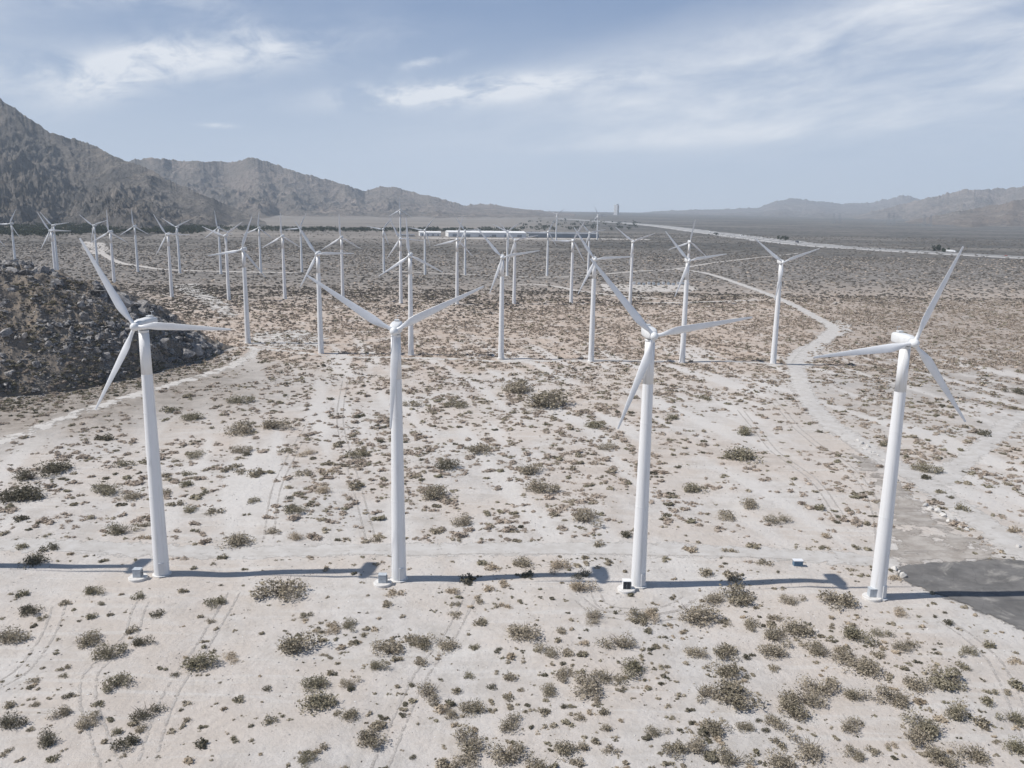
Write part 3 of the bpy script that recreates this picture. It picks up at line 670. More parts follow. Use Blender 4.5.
TC = (684, 560, 3.01, """30,150,110,b;28,265,62,b;120,272,75,b;125,325,80,b;125,178,40,b;165,95,100,b;100,115,60,b;203,188,60,b;262,172,46,b;275,224,90,b;278,272,80,b;340,198,90,b;330,120,70,b;455,115,95,b;510,218,95,g;588,217,56,g;655,253,78,b;645,156,60,t;415,268,95,b;480,285,80,b;540,315,95,b;585,290,50,b;272,318,40,b;410,370,110,b;375,415,110,b;508,403,75,b;620,405,88,b;692,377,76,b;795,355,110,g;845,270,58,g;852,318,50,g;795,193,36,d;752,175,22,d;705,172,22,g;788,163,18,d;733,138,18,g;920,253,36,g;996,297,45,t;1003,373,44,g;922,396,36,g;915,420,50,g;897,358,24,d;818,463,82,g;985,468,75,g;900,490,50,b;1005,555,70,g;495,498,80,b;730,500,110,g;700,535,80,b;880,578,100,b;778,600,85,b;510,580,60,b;570,578,45,b;625,556,36,t;370,560,120,b;290,560,50,b;190,515,55,b;95,515,75,b;35,570,80,b;145,605,100,b;150,410,130,b;60,400,80,b;275,485,70,b;330,460,90,b;245,515,30,d;225,490,26,d;187,285,30,d;940,540,28,b;290,610,80,b;190,345,28,d;330,420,80,b""")
TD = (0, 380, 2.953, """710,140,90,b;803,128,85,b;362,240,50,g;310,170,40,d;90,275,85,d;160,250,85,d;75,325,110,d;15,345,60,d;75,405,50,d;310,320,90,g;388,338,55,b;360,433,80,g;426,422,32,b;433,456,40,t;515,362,42,b;567,378,50,g;600,333,36,g;632,383,48,b;752,357,35,g;572,215,60,g;560,302,50,g;498,273,38,b;500,328,38,b;553,270,36,g;712,203,52,b;735,216,32,d;690,250,46,b;707,266,40,b;760,272,50,b;845,208,42,b;910,213,52,t;970,260,50,t;900,272,46,b;870,385,60,g;955,325,60,t;805,440,40,b;857,350,26,d;885,455,60,t;695,463,80,b;75,490,38,g;145,492,50,d;97,535,60,d;658,515,28,g;578,108,60,g;500,85,50,g;710,55,65,g""")
TE = (340, 380, 2.953, """265,328,85,b;590,50,130,b;530,15,90,b;407,203,75,b;305,245,70,d;345,72,60,g;215,68,60,b;558,262,75,b;595,312,85,b;725,408,100,b;370,405,75,b;843,460,45,d;780,190,65,b;745,130,55,g;545,95,40,b;50,310,45,b;48,215,60,g;105,467,36,b;280,443,50,b;765,490,40,b;990,110,40,g""")
TF = (684, 380, 2.953, """170,215,95,g;65,50,45,g;180,150,60,g;885,153,48,d;975,25,60,d;715,255,70,g;712,287,30,d;753,325,36,g;788,346,26,d;823,376,45,g;975,445,50,t;590,190,36,g;398,376,34,g;408,488,28,g;505,483,30,g;415,450,36,t;30,315,60,g;185,365,60,b;125,395,60,b;265,405,70,b;18,500,40,t;135,500,40,b;235,540,40,b;75,565,50,b;140,578,50,b;625,580,40,t""")
CAT = []
for ox, oy, sc, txt in (TA, TB, TC, TD, TE, TF):
    for q in txt.replace('\n', '').split(';'):
        a, b, c, k = q.split(','); px, py, wp = ox+float(a)/sc, oy+float(b)/sc, float(c)/sc
        x, y = G1(px, py+wp*.17, 0.0)              # the bush stands a little below the middle of its outline
        CAT.append([wp, x, y, wp/px_per_m(y), k, px, py])
CAT.sort(key=lambda q: -q[0])
indiv = CAT[:290]; rest = CAT[290:]

# ------------------------------------------------------------------ WIND TURBINES
HUBZ = 40.0; BL = 14.7
def blade_mesh():
    m = MB(); n = 14; st = []
    for i in range(23):
        r = i/22; z = .45+(BL-.45)*r
        if r < .06: ch, th, tw = .55, .50, 0
        else:
            ch = np.interp(r, [.06, .2, .3, .6, 1.0], [.58, 1.28, 1.20, .80, .28]); th = ch*np.interp(r, [.06, .2, .5, 1], [.75, .28, .17, .12]); tw = np.interp(r, [0, .2, .6, 1], [22, 16, 6, 1])
        ring = []
        for k in range(n):
            a = 2*math.pi*k/n; u = math.cos(a); xx = ch*(u*.5-(.18 if r > .06 else 0)*(r > .06)); yy = th*.5*math.sin(a)*((1-max(u*-1, 0)*.0)*(1 if u > 0 else (1+u*.75)) if r > .06 else 1)
            c, s = math.cos(R(tw+3)), math.sin(R(tw+3)); ring.append((xx*c-yy*s, xx*s+yy*c, z))
        st.append(ring)
    vs = [v for q in st for v in q]
    fs = [(i*n+k, i*n+(k+1) % n, (i+1)*n+(k+1) % n, (i+1)*n+k) for i in range(22) for k in range(n)]
    m.add(vs, fs, 0, True); m.add(st[-1], [tuple(range(n))]); return m
def make_turbine():
    t = empty('wind_turbine')
    m = MB(); H = HUBZ-1.0
    rad = lambda z: 1.17*(1-z/H)+.73*z/H
    m.lathe([(1.45, -.6), (1.45, .12), (1.22, .14)], 32, mi=2, smooth=False)
    for k in range(6): m.lathe([(rad(H*k/6)+(.1 if k == 0 else 0)*0, max(H*k/6, .1)), (rad(H*(k+1)/6), H*(k+1)/6)], 36, cap=(k == 5))
    tw = m.build('tower', [M['paint'], M['seam'], M['concrete']], t)
    for z in (13.2, 26.5):
        q = MB(); q.lathe([(rad(z)-.02, z-.06), (rad(z)+.022, z-.06), (rad(z)+.022, z+.06), (rad(z)-.02, z+.06)], 36, smooth=False); q.build('flange', M['paint'], tw)
    d = MB(); d.box((0, 0, 1.25), (.85, .14, 2.0)); d.box((0, -.22, .12), (.95, .4, .10))
    dr = d.build('door', M['seam'], tw, bevel=.03); a = R(-62); dr.location = (1.17*math.cos(a), 1.17*math.sin(a), .05); dr.rotation_euler = (0, 0, a+R(90))
    # nacelle along y, rotor at -y
    m = MB(); secs = [(-1.75, .50, .50), (-1.5, .68, .68), (-.6, .84, .80), (1.4, .88, .84), (2.7, .80, .78), (3.15, .58, .60)]
    n = 20; vs = []
    for yy, hw, hh in secs:
        for k in range(n):
            a = 2*math.pi*k/n; cx, cz = math.cos(a), math.sin(a)
            sx = math.copysign(abs(cx)**.45, cx); sz = math.copysign(abs(cz)**.5, cz)
            vs.append((hw*sx, yy, hh*sz+.12))
    fs = [(i*n+k, (i+1)*n+k, (i+1)*n+(k+1) % n, i*n+(k+1) % n) for i in range(len(secs)-1) for k in range(n)]
    fs += [tuple(range(n)), tuple(range((len(secs)-1)*n, len(secs)*n))[::-1]]
    m.add(vs, fs, 0, True); m.lathe([(.74, -1.1), (.74, -.78)], 24)
    m.box((0, 1.9, 1.12), (.7, .8, .18)); 
    nc = m.build('nacelle', M['nacelle'], t, (0, 0, HUBZ))
    w_ = MB(); w_.tube((0, 2.6, .95), (0, 2.6, 1.75), .03); w_.tube((-.25, 2.6, 1.7), (.25, 2.6, 1.7), .03); w_.box((.25, 2.6, 1.78), (.1, .1, .12)); w_.build('wind_vane', M['seam'], nc)
    h = MB(); h.lathe([(.54, 1.70), (.60, 1.9), (.62, 2.45), (.52, 2.75), (.30, 2.98), (.05, 3.05)], 24, axis='Y'); hb = h.build('hub', M['hubm'], t, (0, 0, HUBZ))
    bm_ = blade_mesh()
    for k in range(3):
        b = bm_.build('blade', M['blade'], t, (0, -2.25, HUBZ)) if k == 0 else link('blade', b0.data, t, (0, -2.25, HUBZ))
        if k == 0: b0 = b
        b.rotation_euler = (0, 2*math.pi*k/3, 0)
    reg(t); return t
TURB = [ # base x, base y, first blade's angle in the photo (from +x, anticlockwise), yaw, scale, label
 (162, 574, 120, -6, 1, 'big white front-row wind turbine standing before the rocky hill, leftmost of the four'),
 (399, 579, 27, 2, 1, 'white wind turbine in the front row whose third blade hangs straight down its tower'),
 (638, 585, 11, 4, 1, 'white wind turbine in the front row beside the black-fronted transformer, third from the left'),
 (877, 597, 68, 4, 1, 'white wind turbine in the front row standing beside the grey asphalt lot'),
 (248, 343, 70, 0, 1, 'second-row white wind turbine just beyond the tip of the rocky hill'),
 (321, 354, 122, 0, 1, 'second-row white wind turbine, second from the left in its row'),
 (411, 355, 94, 0, 1, 'second-row white wind turbine with one blade straight up, just behind the second front turbine'),
 (501, 358, 131, 0, 1, 'second-row white wind turbine in the middle of its row of seven'),
 (591, 361, 125, 0, 1, 'second-row white wind turbine left of the third front turbine, fifth in its row'),
 (682, 362, 131, 0, 1, 'second-row white wind turbine right of the third front turbine, sixth in its row'),
 (773, 364, 22, 0, 1, 'second-row white wind turbine at the bend of the pale dirt road, rightmost in its row'),
]
R3 = [(-2, 288, 190), (57, 289, 0), (115, 291, 90), (172, 297, 0), (229, 300, 37), (285, 299, 90), (343, 301, 92), (401, 303, 116), (457, 304, 75), (514, 304, 133), (571, 303, 60), (630, 304, 22), (686, 303, 80)]
R4 = [(16, 268, 62), (58, 272, 10), (98, 271, 20), (138, 272, 92), (180, 273, 27), (221, 274, 97), (261, 273, 84), (302, 272, 65), (384, 273, 50), (425, 275, 50), (465, 275, 5), (507, 276, 35), (547, 276, 62), (588, 277, 12)]
R5 = [(400.5, 246, 90, 1.45), (556, 241, 155, 1.35), (597, 240, 113, 1.35)]
ordn = ['first', 'second', 'third', 'fourth', 'fifth', 'sixth', 'seventh', 'eighth', 'ninth', 'tenth', 'eleventh', 'twelfth', 'thirteenth', 'fourteenth']
for i, (a, b, c) in enumerate(R3): TURB.append((a, b, c, 0, 1, ('white wind turbine of the third row, %s from its left end' % ordn[i]) if i else 'third-row white wind turbine cut by the left edge, only a blade showing'))
for i, (a, b, c) in enumerate(R4): TURB.append((a, b, c, 0, 1, 'small distant white wind turbine of the fourth row, %s from its left end' % ordn[i]))
TURB.append((400.5, 246, 90, 0, 1.45, 'tall far wind turbine standing up against the mountains behind the middle rows'))
TURB.append((556, 241, 35, 0, 1.35, 'tall far wind turbine at the right end of the long white warehouse'))
TURB.append((597, 240, 113, 0, 1.35, 'tall far wind turbine with its hub on the skyline, left of the white tower block'))
T0 = make_turbine(); TPOS = []
def set_turbine(o, x, y, ang, yaw, sc):
    o.location = (x, y, float(ground_z(x, y)) if y < 300 else 0); o.rotation_euler = (0, 0, R(yaw)); o.scale = (sc, sc, sc)
    k = 0
    for c in COL.objects:
        if c.parent == o and c.name.startswith('blade'):
            c.rotation_euler = (0, R(90-ang-120*k), 0); k += 1
copies = [T0]+[copy_tree(T0) for _ in TURB[1:]]
off = copy_tree(T0)
for o, (bx, by, ang, yaw, sc, lab) in zip(copies, TURB):
    x, y = G1(bx, by); TPOS.append((x, y)); set_turbine(o, x, y, ang, yaw, sc)
    grp = 'white wind turbines in rows across the desert'
    tag(o, lab, 'wind turbine', grp)
set_turbine(off, -93.0, 123.7, 95, 0, 1)
tag(off, 'white wind turbine standing out of frame whose shadow lies at the left edge', 'wind turbine', 'white wind turbines in rows across the desert')
TPOS.append((-93.0, 123.7))

# transformers beside the front towers
def make_transformer(dark):
    t = empty('transformer')
    p = MB(); p.lathe([(1.42, -.3), (1.42, .34), (1.34, .42)], 32, smooth=False); p.build('concrete_pad', M['concrete'], t)
    b = MB(); b.box((0, 0, 1.05), (1.2, .95, 1.26)); b.box((0, -.03, 1.72), (1.28, 1.05, .08)); b.build('cabinet', M['greymetal'] if not dark else M['wall_white'], t, bevel=.02)
    d = MB()
    for sx in (-.3, .3): d.box((sx, -.49, 1.03), (.56, .05, 1.15))
    dd = d.build('cabinet_door', M['darkmetal'] if dark else M['greymetal'], t)
    h = MB(); h.box((-.06, -.535, 1.05), (.04, .05, .2)); h.build('handle', M['steel'], dd)
    for k in range(4):
        f = MB(); f.box((.66, -.33+.22*k, 1.0), (.13, .05, .9)); f.build('cooling_fin', M['steel'], t)
    reg(t); return t
tl_ = [((139, 578), 'first', False), ((383, 583.5), 'second', False), ((626, 589.5), 'third', True), ((871, 597.5), 'rightmost', False)]
first = None
for (px, py), nm, dk in tl_:
    if dk: o = make_transformer(True)
    elif first is None: o = first = make_transformer(False)
    else: o = copy_tree(first)
    x, y = G1(px, py); o.location = (x, y-.3, float(ground_z(x, y)))
    tag(o, 'black-fronted transformer cabinet on a round concrete pad at the third front turbine' if dk else 'pale grey transformer cabinet on a round concrete pad at the %s front turbine' % {'first': 'leftmost', 'second': 'second', 'rightmost': 'rightmost'}[nm], 'transformer', 'transformers beside the front turbines')
ub = empty('utility_box', (*G1(797.5, 565.5), .0)); m = MB(); m.box((0, 0, .45), (1.5, .9, .95)); m.build('box_body', M['blue_box'], ub, bevel=.03)
m = MB(); m.box((0, 0, .97), (1.6, 1.0, .12)); m.build('lid', M['car_white'], ub)
tag(ub, 'small dark blue box with a pale lid left of the rightmost front turbine', 'box')

# ------------------------------------------------------------------ pale rocks along the winding road
rk = [(858, 441), (862, 444), (868, 447), (874, 452), (879, 456), (884, 461), (891, 470), (897, 482), (925, 507), (930, 510), (937, 513), (943, 517), (948, 522), (954, 524), (960, 528), (966, 531), (895, 569), (899, 572), (903, 577), (1018, 549), (864, 449), (951, 520), (870, 452)]
RW = {}
for i, (px, py) in enumerate(rk):
    V, F = ROCK[i % 8]; x, y = G1(px, py); s = random.uniform(.45, .95)
    me = np_mesh('pale_rock', V*s, F, M['palerock']); o = link('pale_rock', me, None, (x, y, float(ground_z(x, y))+.3*s)); o.rotation_euler = (0, 0, random.random()*6)
    where = 'beside the upper bend of the dirt road' if i < 8 or i in (20, 22) else ('beside the corner of the asphalt lot' if 16 <= i <= 18 else ('at the right edge beside the dirt road' if i == 19 else 'between the dirt road and the worn pavement'))
    RW.setdefault(where, []).append((px, o))
for where, l in RW.items():
    for n_, (_, o) in enumerate(sorted(l, key=lambda q: q[0])): tag(o, 'pale rock '+where+('' if len(l) == 1 else ', %s from left' % ordn[n_]), 'rock', 'pale rocks by the dirt road and the lot')

# ------------------------------------------------------------------ boulders of the hill
rb = np.random.default_rng(5); nb = 290
cand_s = rb.random(9000)**.85; cand_v = rb.random(9000)*1.12
dn = ridged(cand_s*9, cand_v*4, 8, 3); ok = dn > .34+.25*(rb.random(9000)-.5); cand_s = cand_s[ok][:6500]; cand_v = cand_v[ok][:6500]
P = hill_pt(.18+cand_s*.80, cand_v); hz = P[:, 2]
keep = (hz > .12) & (P[:, 0] > -205); P = P[keep]; cv = cand_v[keep]; csn = cand_s[keep]
size = .26+1.75*rb.random(len(P))**5.5
size = size*np.where(cv > .8, 1.65, 1)*np.where(rb.random(len(P)) < .022, 2.0, 1)
order = np.argsort(-size); bl_mesh = [np_mesh('boulder', V, F, M['rock']) for V, F in ROCK]
BINS = {}; BORD = 'leftmost second third fourth fifth sixth seventh eighth ninth tenth eleventh twelfth thirteenth fourteenth fifteenth sixteenth seventeenth eighteenth nineteenth twentieth'.split()+['%s' % q for q in 'twenty-first twenty-second twenty-third twenty-fourth twenty-fifth twenty-sixth twenty-seventh twenty-eighth twenty-ninth thirtieth thirty-first thirty-second thirty-third thirty-fourth thirty-fifth thirty-sixth thirty-seventh thirty-eighth thirty-ninth fortieth forty-first forty-second forty-third forty-fourth forty-fifth forty-sixth forty-seventh forty-eighth forty-ninth fiftieth'.split()]
for j, i in enumerate(order[:nb]):
    s = size[i]; o = link('boulder', bl_mesh[j % 8], None, (P[i, 0], P[i, 1], P[i, 2]+.12*s)); o.rotation_euler = (rb.random()*.8, rb.random()*.8, rb.random()*6.3)
    o.scale = (s, s*rb.uniform(.7, 1.25), s*rb.uniform(.7, 1.35))
    band = ['at the foot of', 'low on', 'halfway up', 'high on', 'atop'][int(np.searchsorted([.16, .38, .62, .85], cv[i]))]
    side = ['at its far left', 'left of centre', 'near its centre', 'right of centre', 'near its tip'][int(np.searchsorted([-178, -160, -143, -125], P[i, 0]))]
    sz = 'big' if s > 1.45 else ('mid-sized' if s > .95 else 'smallish')
    BINS.setdefault((sz, band, side), []).append((P[i, 0]/P[i, 1], o))
for (sz, band, side), l in BINS.items():
    l.sort(key=lambda q: q[0])
    for n_, (_, o) in enumerate(l):
        rk_ = ', %s from left' % BORD[n_] if n_ else ', leftmost' if len(l) > 1 else ''
        tag(o, '%s boulder %s the rocky hill %s%s' % (sz, band, side, rk_), 'boulder', 'dark boulders scattered over the rocky hill')
k = order[nb:]; s = size[k]
me = merged('rubble', ROCKL, P[k, 0], P[k, 1], P[k, 2]+.1*s, s, s*.9, s*.8, rb.random(len(k))*6.3, M['rock'])
tag(link('rock_rubble', me), 'loose dark rubble between the boulders of the hill', 'rubble', None, 'stuff')
# a second, finer layer of rubble
ns_ = 16000; ss = rb.random(ns_)**.85*.80+.18; vv = rb.random(ns_)*1.1; Q = hill_pt(ss, vv); q = (Q[:, 2] > .1) & (Q[:, 0] > -215); Q = Q[q]; s = .15+.42*rb.random(len(Q))**2
me = merged('rubble', ROCKL, Q[:, 0], Q[:, 1], Q[:, 2]+.05, s, s*.9, s*.8, rb.random(len(Q))*6.3, M['rock'], seed=3)
tag(link('rock_rubble', me), 'fine grey stones covering the rocky hill', 'rubble', None, 'stuff')

pp = densify(footP, 1.0); q = np.repeat(pp, 9, 0); q = q+rb.normal(0, 1, q.shape)*np.array([5, 5])-np.array([0, 2.5]); q = q[(q[:, 0] > -220) & road_clear(q[:, 0], q[:, 1], .2)]; s = .12+.75*rb.random(len(q))**3.5
me = merged('rubble', ROCKL, q[:, 0], q[:, 1], ground_z(q[:, 0], q[:, 1])+.05, s, s*.9, s*.8, rb.random(len(q))*6.3, M['rock'], seed=31)
tag(link('rock_debris', me), 'broken stones spilled onto the sand along the foot of the hill', 'rubble', None, 'stuff')
# ------------------------------------------------------------------ BUSHES, one by one
def shrub_mesh(name, proto, m): V, F = proto; return np_mesh(name, V, F, m)
KM = {'b': M['grey'], 'g': M['olive'], 'd': M['dark'], 't': M['tan']}
PM = {(k, sz, i): shrub_mesh('bush_foliage', pr, KM[k]) for k in 'bgdt' for sz, prs in (('L', BIG), ('M', MED)) for i, pr in enumerate(prs)}
def twigs(seed):
    r = random.Random(seed); m = MB()
    for k in range(26):
        a = r.random()*6.28; l = r.uniform(.55, 1.05); h = r.uniform(.35, .95)
        p0 = Vector((r.uniform(-.1, .1), r.uniform(-.1, .1), 0)); p1 = p0+Vector((math.cos(a)*l*.5, math.sin(a)*l*.5, h*.6)); p2 = p0+Vector((math.cos(a+.2)*l*.8, math.sin(a+.2)*l*.8, h*.98))
        m.tube(p0, p1, .016, .011, 4); m.tube(p1, p2, .011, .005, 4)
    return m
tw0 = [twigs(i).build('branches', M['bark']).data for i in range(3)]
for o in [o for o in COL.objects if o.name.startswith('branches')]: COL.objects.unlink(o); bpy.data.objects.remove(o)
cname = {'b': 'grey-brown', 'g': 'olive', 'd': 'dark', 't': 'tan'}
front = [TPOS[i] for i in range(4)]; fn = ['leftmost', 'second', 'third', 'rightmost']
info = []
for j, (wp, x, y, wm, k, px, py) in enumerate(indiv):
    d = [math.hypot(x-a, y-b) for a, b in front]; ti = int(np.argmin([abs(px-q) for q in (162, 399, 638, 877)]))
    dx, dy = x-front[ti][0], y-front[ti][1]
    sec = 'left of' if dx < -abs(dy) else ('right of' if dx > abs(dy) else ('beyond' if dy > 0 else 'in front of'))
    sz = 'broad' if wm > 3.3 else ('mid-sized' if wm > 1.9 else 'small')
    info.append((sz, k, ti, sec, math.hypot(dx, dy), j))
rank = {}
for q in sorted(info, key=lambda q: q[4]):
    key = q[:4]; rank.setdefault(key, []).append(q[5])
lab = {}
for (sz, k, ti, sec, ), js in rank.items():
    for n_, j in enumerate(js):
        tail = '' if len(js) == 1 else (', nearest to it' if n_ == 0 else (', farthest from it' if n_ == len(js)-1 else ', %s nearest to it' % ordn[min(n_, 13)]))
        lab[j] = '%s %s bush %s the %s front turbine%s' % (sz, cname[k], sec, fn[ti], tail)
for j, (wp, x, y, wm, k, px, py) in enumerate(indiv):
    r = wm/2*1.16; z = float(ground_z(x, y))-.03; hs = {'b': .95, 'g': 1.0, 'd': .95, 't': .8}[k]*random.uniform(.85, 1.1)
    hf = r*hs*(.88 if wm < 3.5 else .74); asp = random.uniform(.85, 1.1)
    if wp > 24:
        o = empty('bush', (x, y, z), random.random()*6.28); f = link('foliage', PM[(k, 'L', j % 7)], o); b = link('branches', tw0[j % 3], o)
        o.scale = (r, r, hf)
    else:
        o = link('bush', PM[(k, 'L' if wp > 17 else 'M', j % 7)], None, (x, y, z)); o.rotation_euler = (0, 0, random.random()*6.28); o.scale = (r, r*asp, hf)
    tag(o, lab[j], 'bush', 'bushes scattered on the sand around the front turbines')

# ------------------------------------------------------------------ the uncounted scrub
def hillmask(x, y):
    poly = np.vstack([footP, crestP[::-1, :2]]); return inpoly(poly, x, y)
poly_back = np.vstack([crestP[:, :2], backP[::-1]])
CX = np.array([c[1] for c in CAT]); CY = np.array([c[2] for c in CAT]); CR = np.array([c[3]/2 for c in CAT])
def scatter(n, y0, y1, dens, size, seed, clear=True, wmul=.70):
    r = np.random.default_rng(seed)
    y = np.sqrt(r.random(n)*(y1**2-y0**2)+y0**2); x = (r.random(n)*2-1)*(y*wmul+6)
    d = dens(x, y); k = r.random(n) < d; x, y = x[k], y[k]
    s = size(r, len(x), x, y)
    if clear:
        k = road_clear(x, y, .2+s*.5) if isinstance(s, float) else road_clear(x, y, .4)
        k &= ~inpoly(ASPH, x, y); k &= ~(inpoly(OLDP, x, y) & (r.random(len(x)) < .93))
        k &= ~hillmask(x, y) & ~inpoly(poly_back, x, y)
        for a, b in TPOS[:11]+TPOS[-1:]: k &= np.hypot(x-a, y-b) > (4.0 if b < 200 else 3.5)
        x, y, s = x[k], y[k], s[k]
        k = np.ones(len(x), bool); near = np.where(y < 340)[0]
        if len(near):
            dd = np.hypot(x[near, None]-CX[None], y[near, None]-CY[None])-CR[None]; k[near] = dd.min(1) > 0
        x, y, s = x[k], y[k], s[k]
    return x, y, s, r
def emit(name, label, protos, x, y, s, r, mats, mi, hmul=.75, seed=0, ani=1.0):
    z = ground_z(x, y)-.03
    me = merged(name, protos, x, y, z, s*ani, s*(.75+.4*r.random(len(x))), s*hmul*(.8+.4*r.random(len(x))), (r.random(len(x))*6.28 if ani == 1 else r.normal(.1, .35, len(x))), mats, mi, seed)
    return tag(link(name, me), label, 'scrub', None, 'stuff')
# 1 small tufts and pebbles of the front sand
def dA(x, y):
    n = .5+.9*fbm(x/14, y/14, 71, 4)
    side = .22+.78*sst(x, -45, 5)
    return np.clip(sst(n, .30, .75)*side*1.1+.06, 0, 1)*np.where(y > 112, .7, 1)*(1-.6*sst(np.abs(y-122), 7, 0))
x, y, s, r = scatter(9000, 62, 140, dA, lambda r, n, x, y: .13+.60*r.random(n)**2.6+.35*(r.random(n) < .12), 1)
k = scatter(16000, 62, 190, lambda x, y: .35+.65*sst(fbm(x/9, y/9, 75, 3), -.1, .4), lambda r, n, x, y: .05+.16*r.random(n)**3, 21)
me = merged('stones', ROCKL, k[0], k[1], ground_z(k[0], k[1])+.02, k[2], k[2]*.9, k[2]*.6, k[3].random(len(k[0]))*6.3, [M['bark'], M['rock'], M['concrete']], k[3].integers(0, 3, len(k[0])), 22)
tag(link('loose_stones', me), 'small stones and clods scattered over the front sand', 'stones', None, 'stuff')
# the catalogued small ones join them
rx = np.array([q[1] for q in rest]); ry = np.array([q[2] for q in rest]); rs = np.array([q[3]/2 for q in rest])
mi = rng.choice([0, 1, 2, 3], len(x), p=[.50, .14, .18, .18])
emit('dry_tufts', 'small dry tufts and twigs strewn over the front sand', SML, x, y, s, r, [M['grey'], M['olive'], M['dark'], M['tan']], mi, .7)
if len(rest):
    r2 = np.random.default_rng(9); emit('dry_tufts', 'small dark bushlets dotted over the front sand', MED, rx, ry, rs, r2, [M['grey'], M['olive'], M['dark'], M['tan']], np.array([{'b': 0, 'g': 1, 'd': 2, 't': 3}[q[4]] for q in rest]), .75)
# 2 the tan and brown carpet between the first and second rows
def dB(x, y):
    n = .5+.9*fbm(x/16, y/22, 81, 4); n_ = .5+.8*fbm(x/5, y/7, 82, 3)
    bare = sst(x/np.maximum(y, 1), .16, .26)*(1-sst(x/np.maximum(y, 1), .36, .44))*(1-sst(y, 230, 275))
    left = 1-sst(x/np.maximum(y, 1), -.30, -.16)
    wsh = sst(fbm((x+.30*y)/9, (y-.30*x)/75, 83, 3), .02, .30)
    return (1-.85*wsh)*np.clip(sst(n, .22, .62)*sst(n_, .22, .60)*1.75+.08, 0, 1)*(1-.72*bare)*(1-.45*left)*sst(y, 118, 150)
x, y, s, r = scatter(34000, 128, 335, dB, lambda r, n, x, y: .35+1.15*r.random(n)**1.8+.5*(r.random(n) < .06), 2)
mi = rng.choice([0, 1, 2, 3], len(x), p=[.16, .10, .04, .70])
mats_b = [M['grey'], M['olive'], M['dark'], M['scrub']]
nr_ = y < 260
emit('desert_scrub', 'low tan and brown scrub between the first two turbine rows', SML, x[nr_], y[nr_], s[nr_], r, mats_b, mi[nr_], .55, 4)
emit('desert_scrub', 'low tan and brown scrub around the second turbine row', LO1, x[~nr_], y[~nr_], s[~nr_], r, mats_b, mi[~nr_], .6, 5)
# 3 dense pink-brown scrub, second to fourth row
def dC(x, y):
    n = .5+.9*fbm(x/30, y/40, 91, 4)
    return np.clip(.30+.6*sst(n, .25, .7), 0, 1)*sst(y, 300, 345)
x, y, s, r = scatter(62000, 305, 620, dC, lambda r, n, x, y: .6+1.0*r.random(n)**1.5, 3)
g = sst(y-180*x/np.maximum(y, 1)+70*fbm(x/80, y/80, 92, 3), 410, 640)
u = rng.random(len(x)); mi = np.where(u < g*.95, 0, np.where(u < g*.95+.10, 1, 2))
mats_c = [M['scrubgrey'], M['olive'], M['scrub']]
emit('desert_scrub', 'dense brown scrub between the second and third turbine rows', LO1, x, y, s, r, mats_c, mi, .7, 6)
# 4 far grey scrub
x, y, s, r = scatter(60000, 600, 1250, lambda x, y: np.clip(.45+.6*fbm(x/70, y/110, 95, 4), 0, 1), lambda r, n, x, y: .8+1.3*r.random(n)**1.8, 4)
mi = np.where(rng.random(len(x)) < .8, 0, 2)
emit('desert_scrub', 'dark grey scrub covering the flats beyond the turbines', LO2, x, y, s, r, mats_c, mi, .8, 7)
x, y, s, r = scatter(34000, 1250, 2600, lambda x, y: np.clip(.4+.8*fbm(x/200, y/300, 96, 4), 0, 1)*(1-.8*(1-sst(x/y, -.05, .1))*sst(y, 1500, 1800)), lambda r, n, x, y: 1.4+2.2*r.random(n)**2, 5, clear=False)
emit('desert_scrub', 'dark brush on the plain along and beyond the highway', LO2, x, y, s, r, mats_c, np.zeros(len(x), int), .7, 8)
# brush on and at the foot of the hill
nh = 8500; Q = hill_pt(.10+.88*rb.random(nh), rb.random(nh)**1.5*.95-.0); s = .35+.9*rb.random(nh)**2; n_ = fbm(Q[:, 0]/12, Q[:, 1]/9, 33, 3); q = n_ > -.05
me = merged('hill_brush', SML, Q[q, 0], Q[q, 1], Q[q, 2]-.03, s[q], s[q]*.9, s[q]*.7, rb.random(q.sum())*6.3, [M['scrub'], M['dark'], M['olive']], rb.integers(0, 3, q.sum()), 12)
tag(link('hill_brush', me), 'dry brown brush between the rocks of the hill', 'scrub', None, 'stuff')
# strip of brush along its foot
pp = densify(footP, 1.2); kx = np.repeat(pp, 20, 0)+rb.normal(0, 1, (len(pp)*20, 2))*np.array([9, 12])-np.array([0, 9]); kx = kx[kx[:, 0] > -230]; s = .35+.95*rb.random(len(kx))**2.4
k_ = road_clear(kx[:, 0], kx[:, 1], .3); kx, s = kx[k_], s[k_]
emit('foot_brush', 'brown brush in a belt along the foot of the rocky hill', SML, kx[:, 0], kx[:, 1], s, rb, [M['scrub'], M['dark'], M['olive']], rb.integers(0, 3, len(kx)), .7, 13)

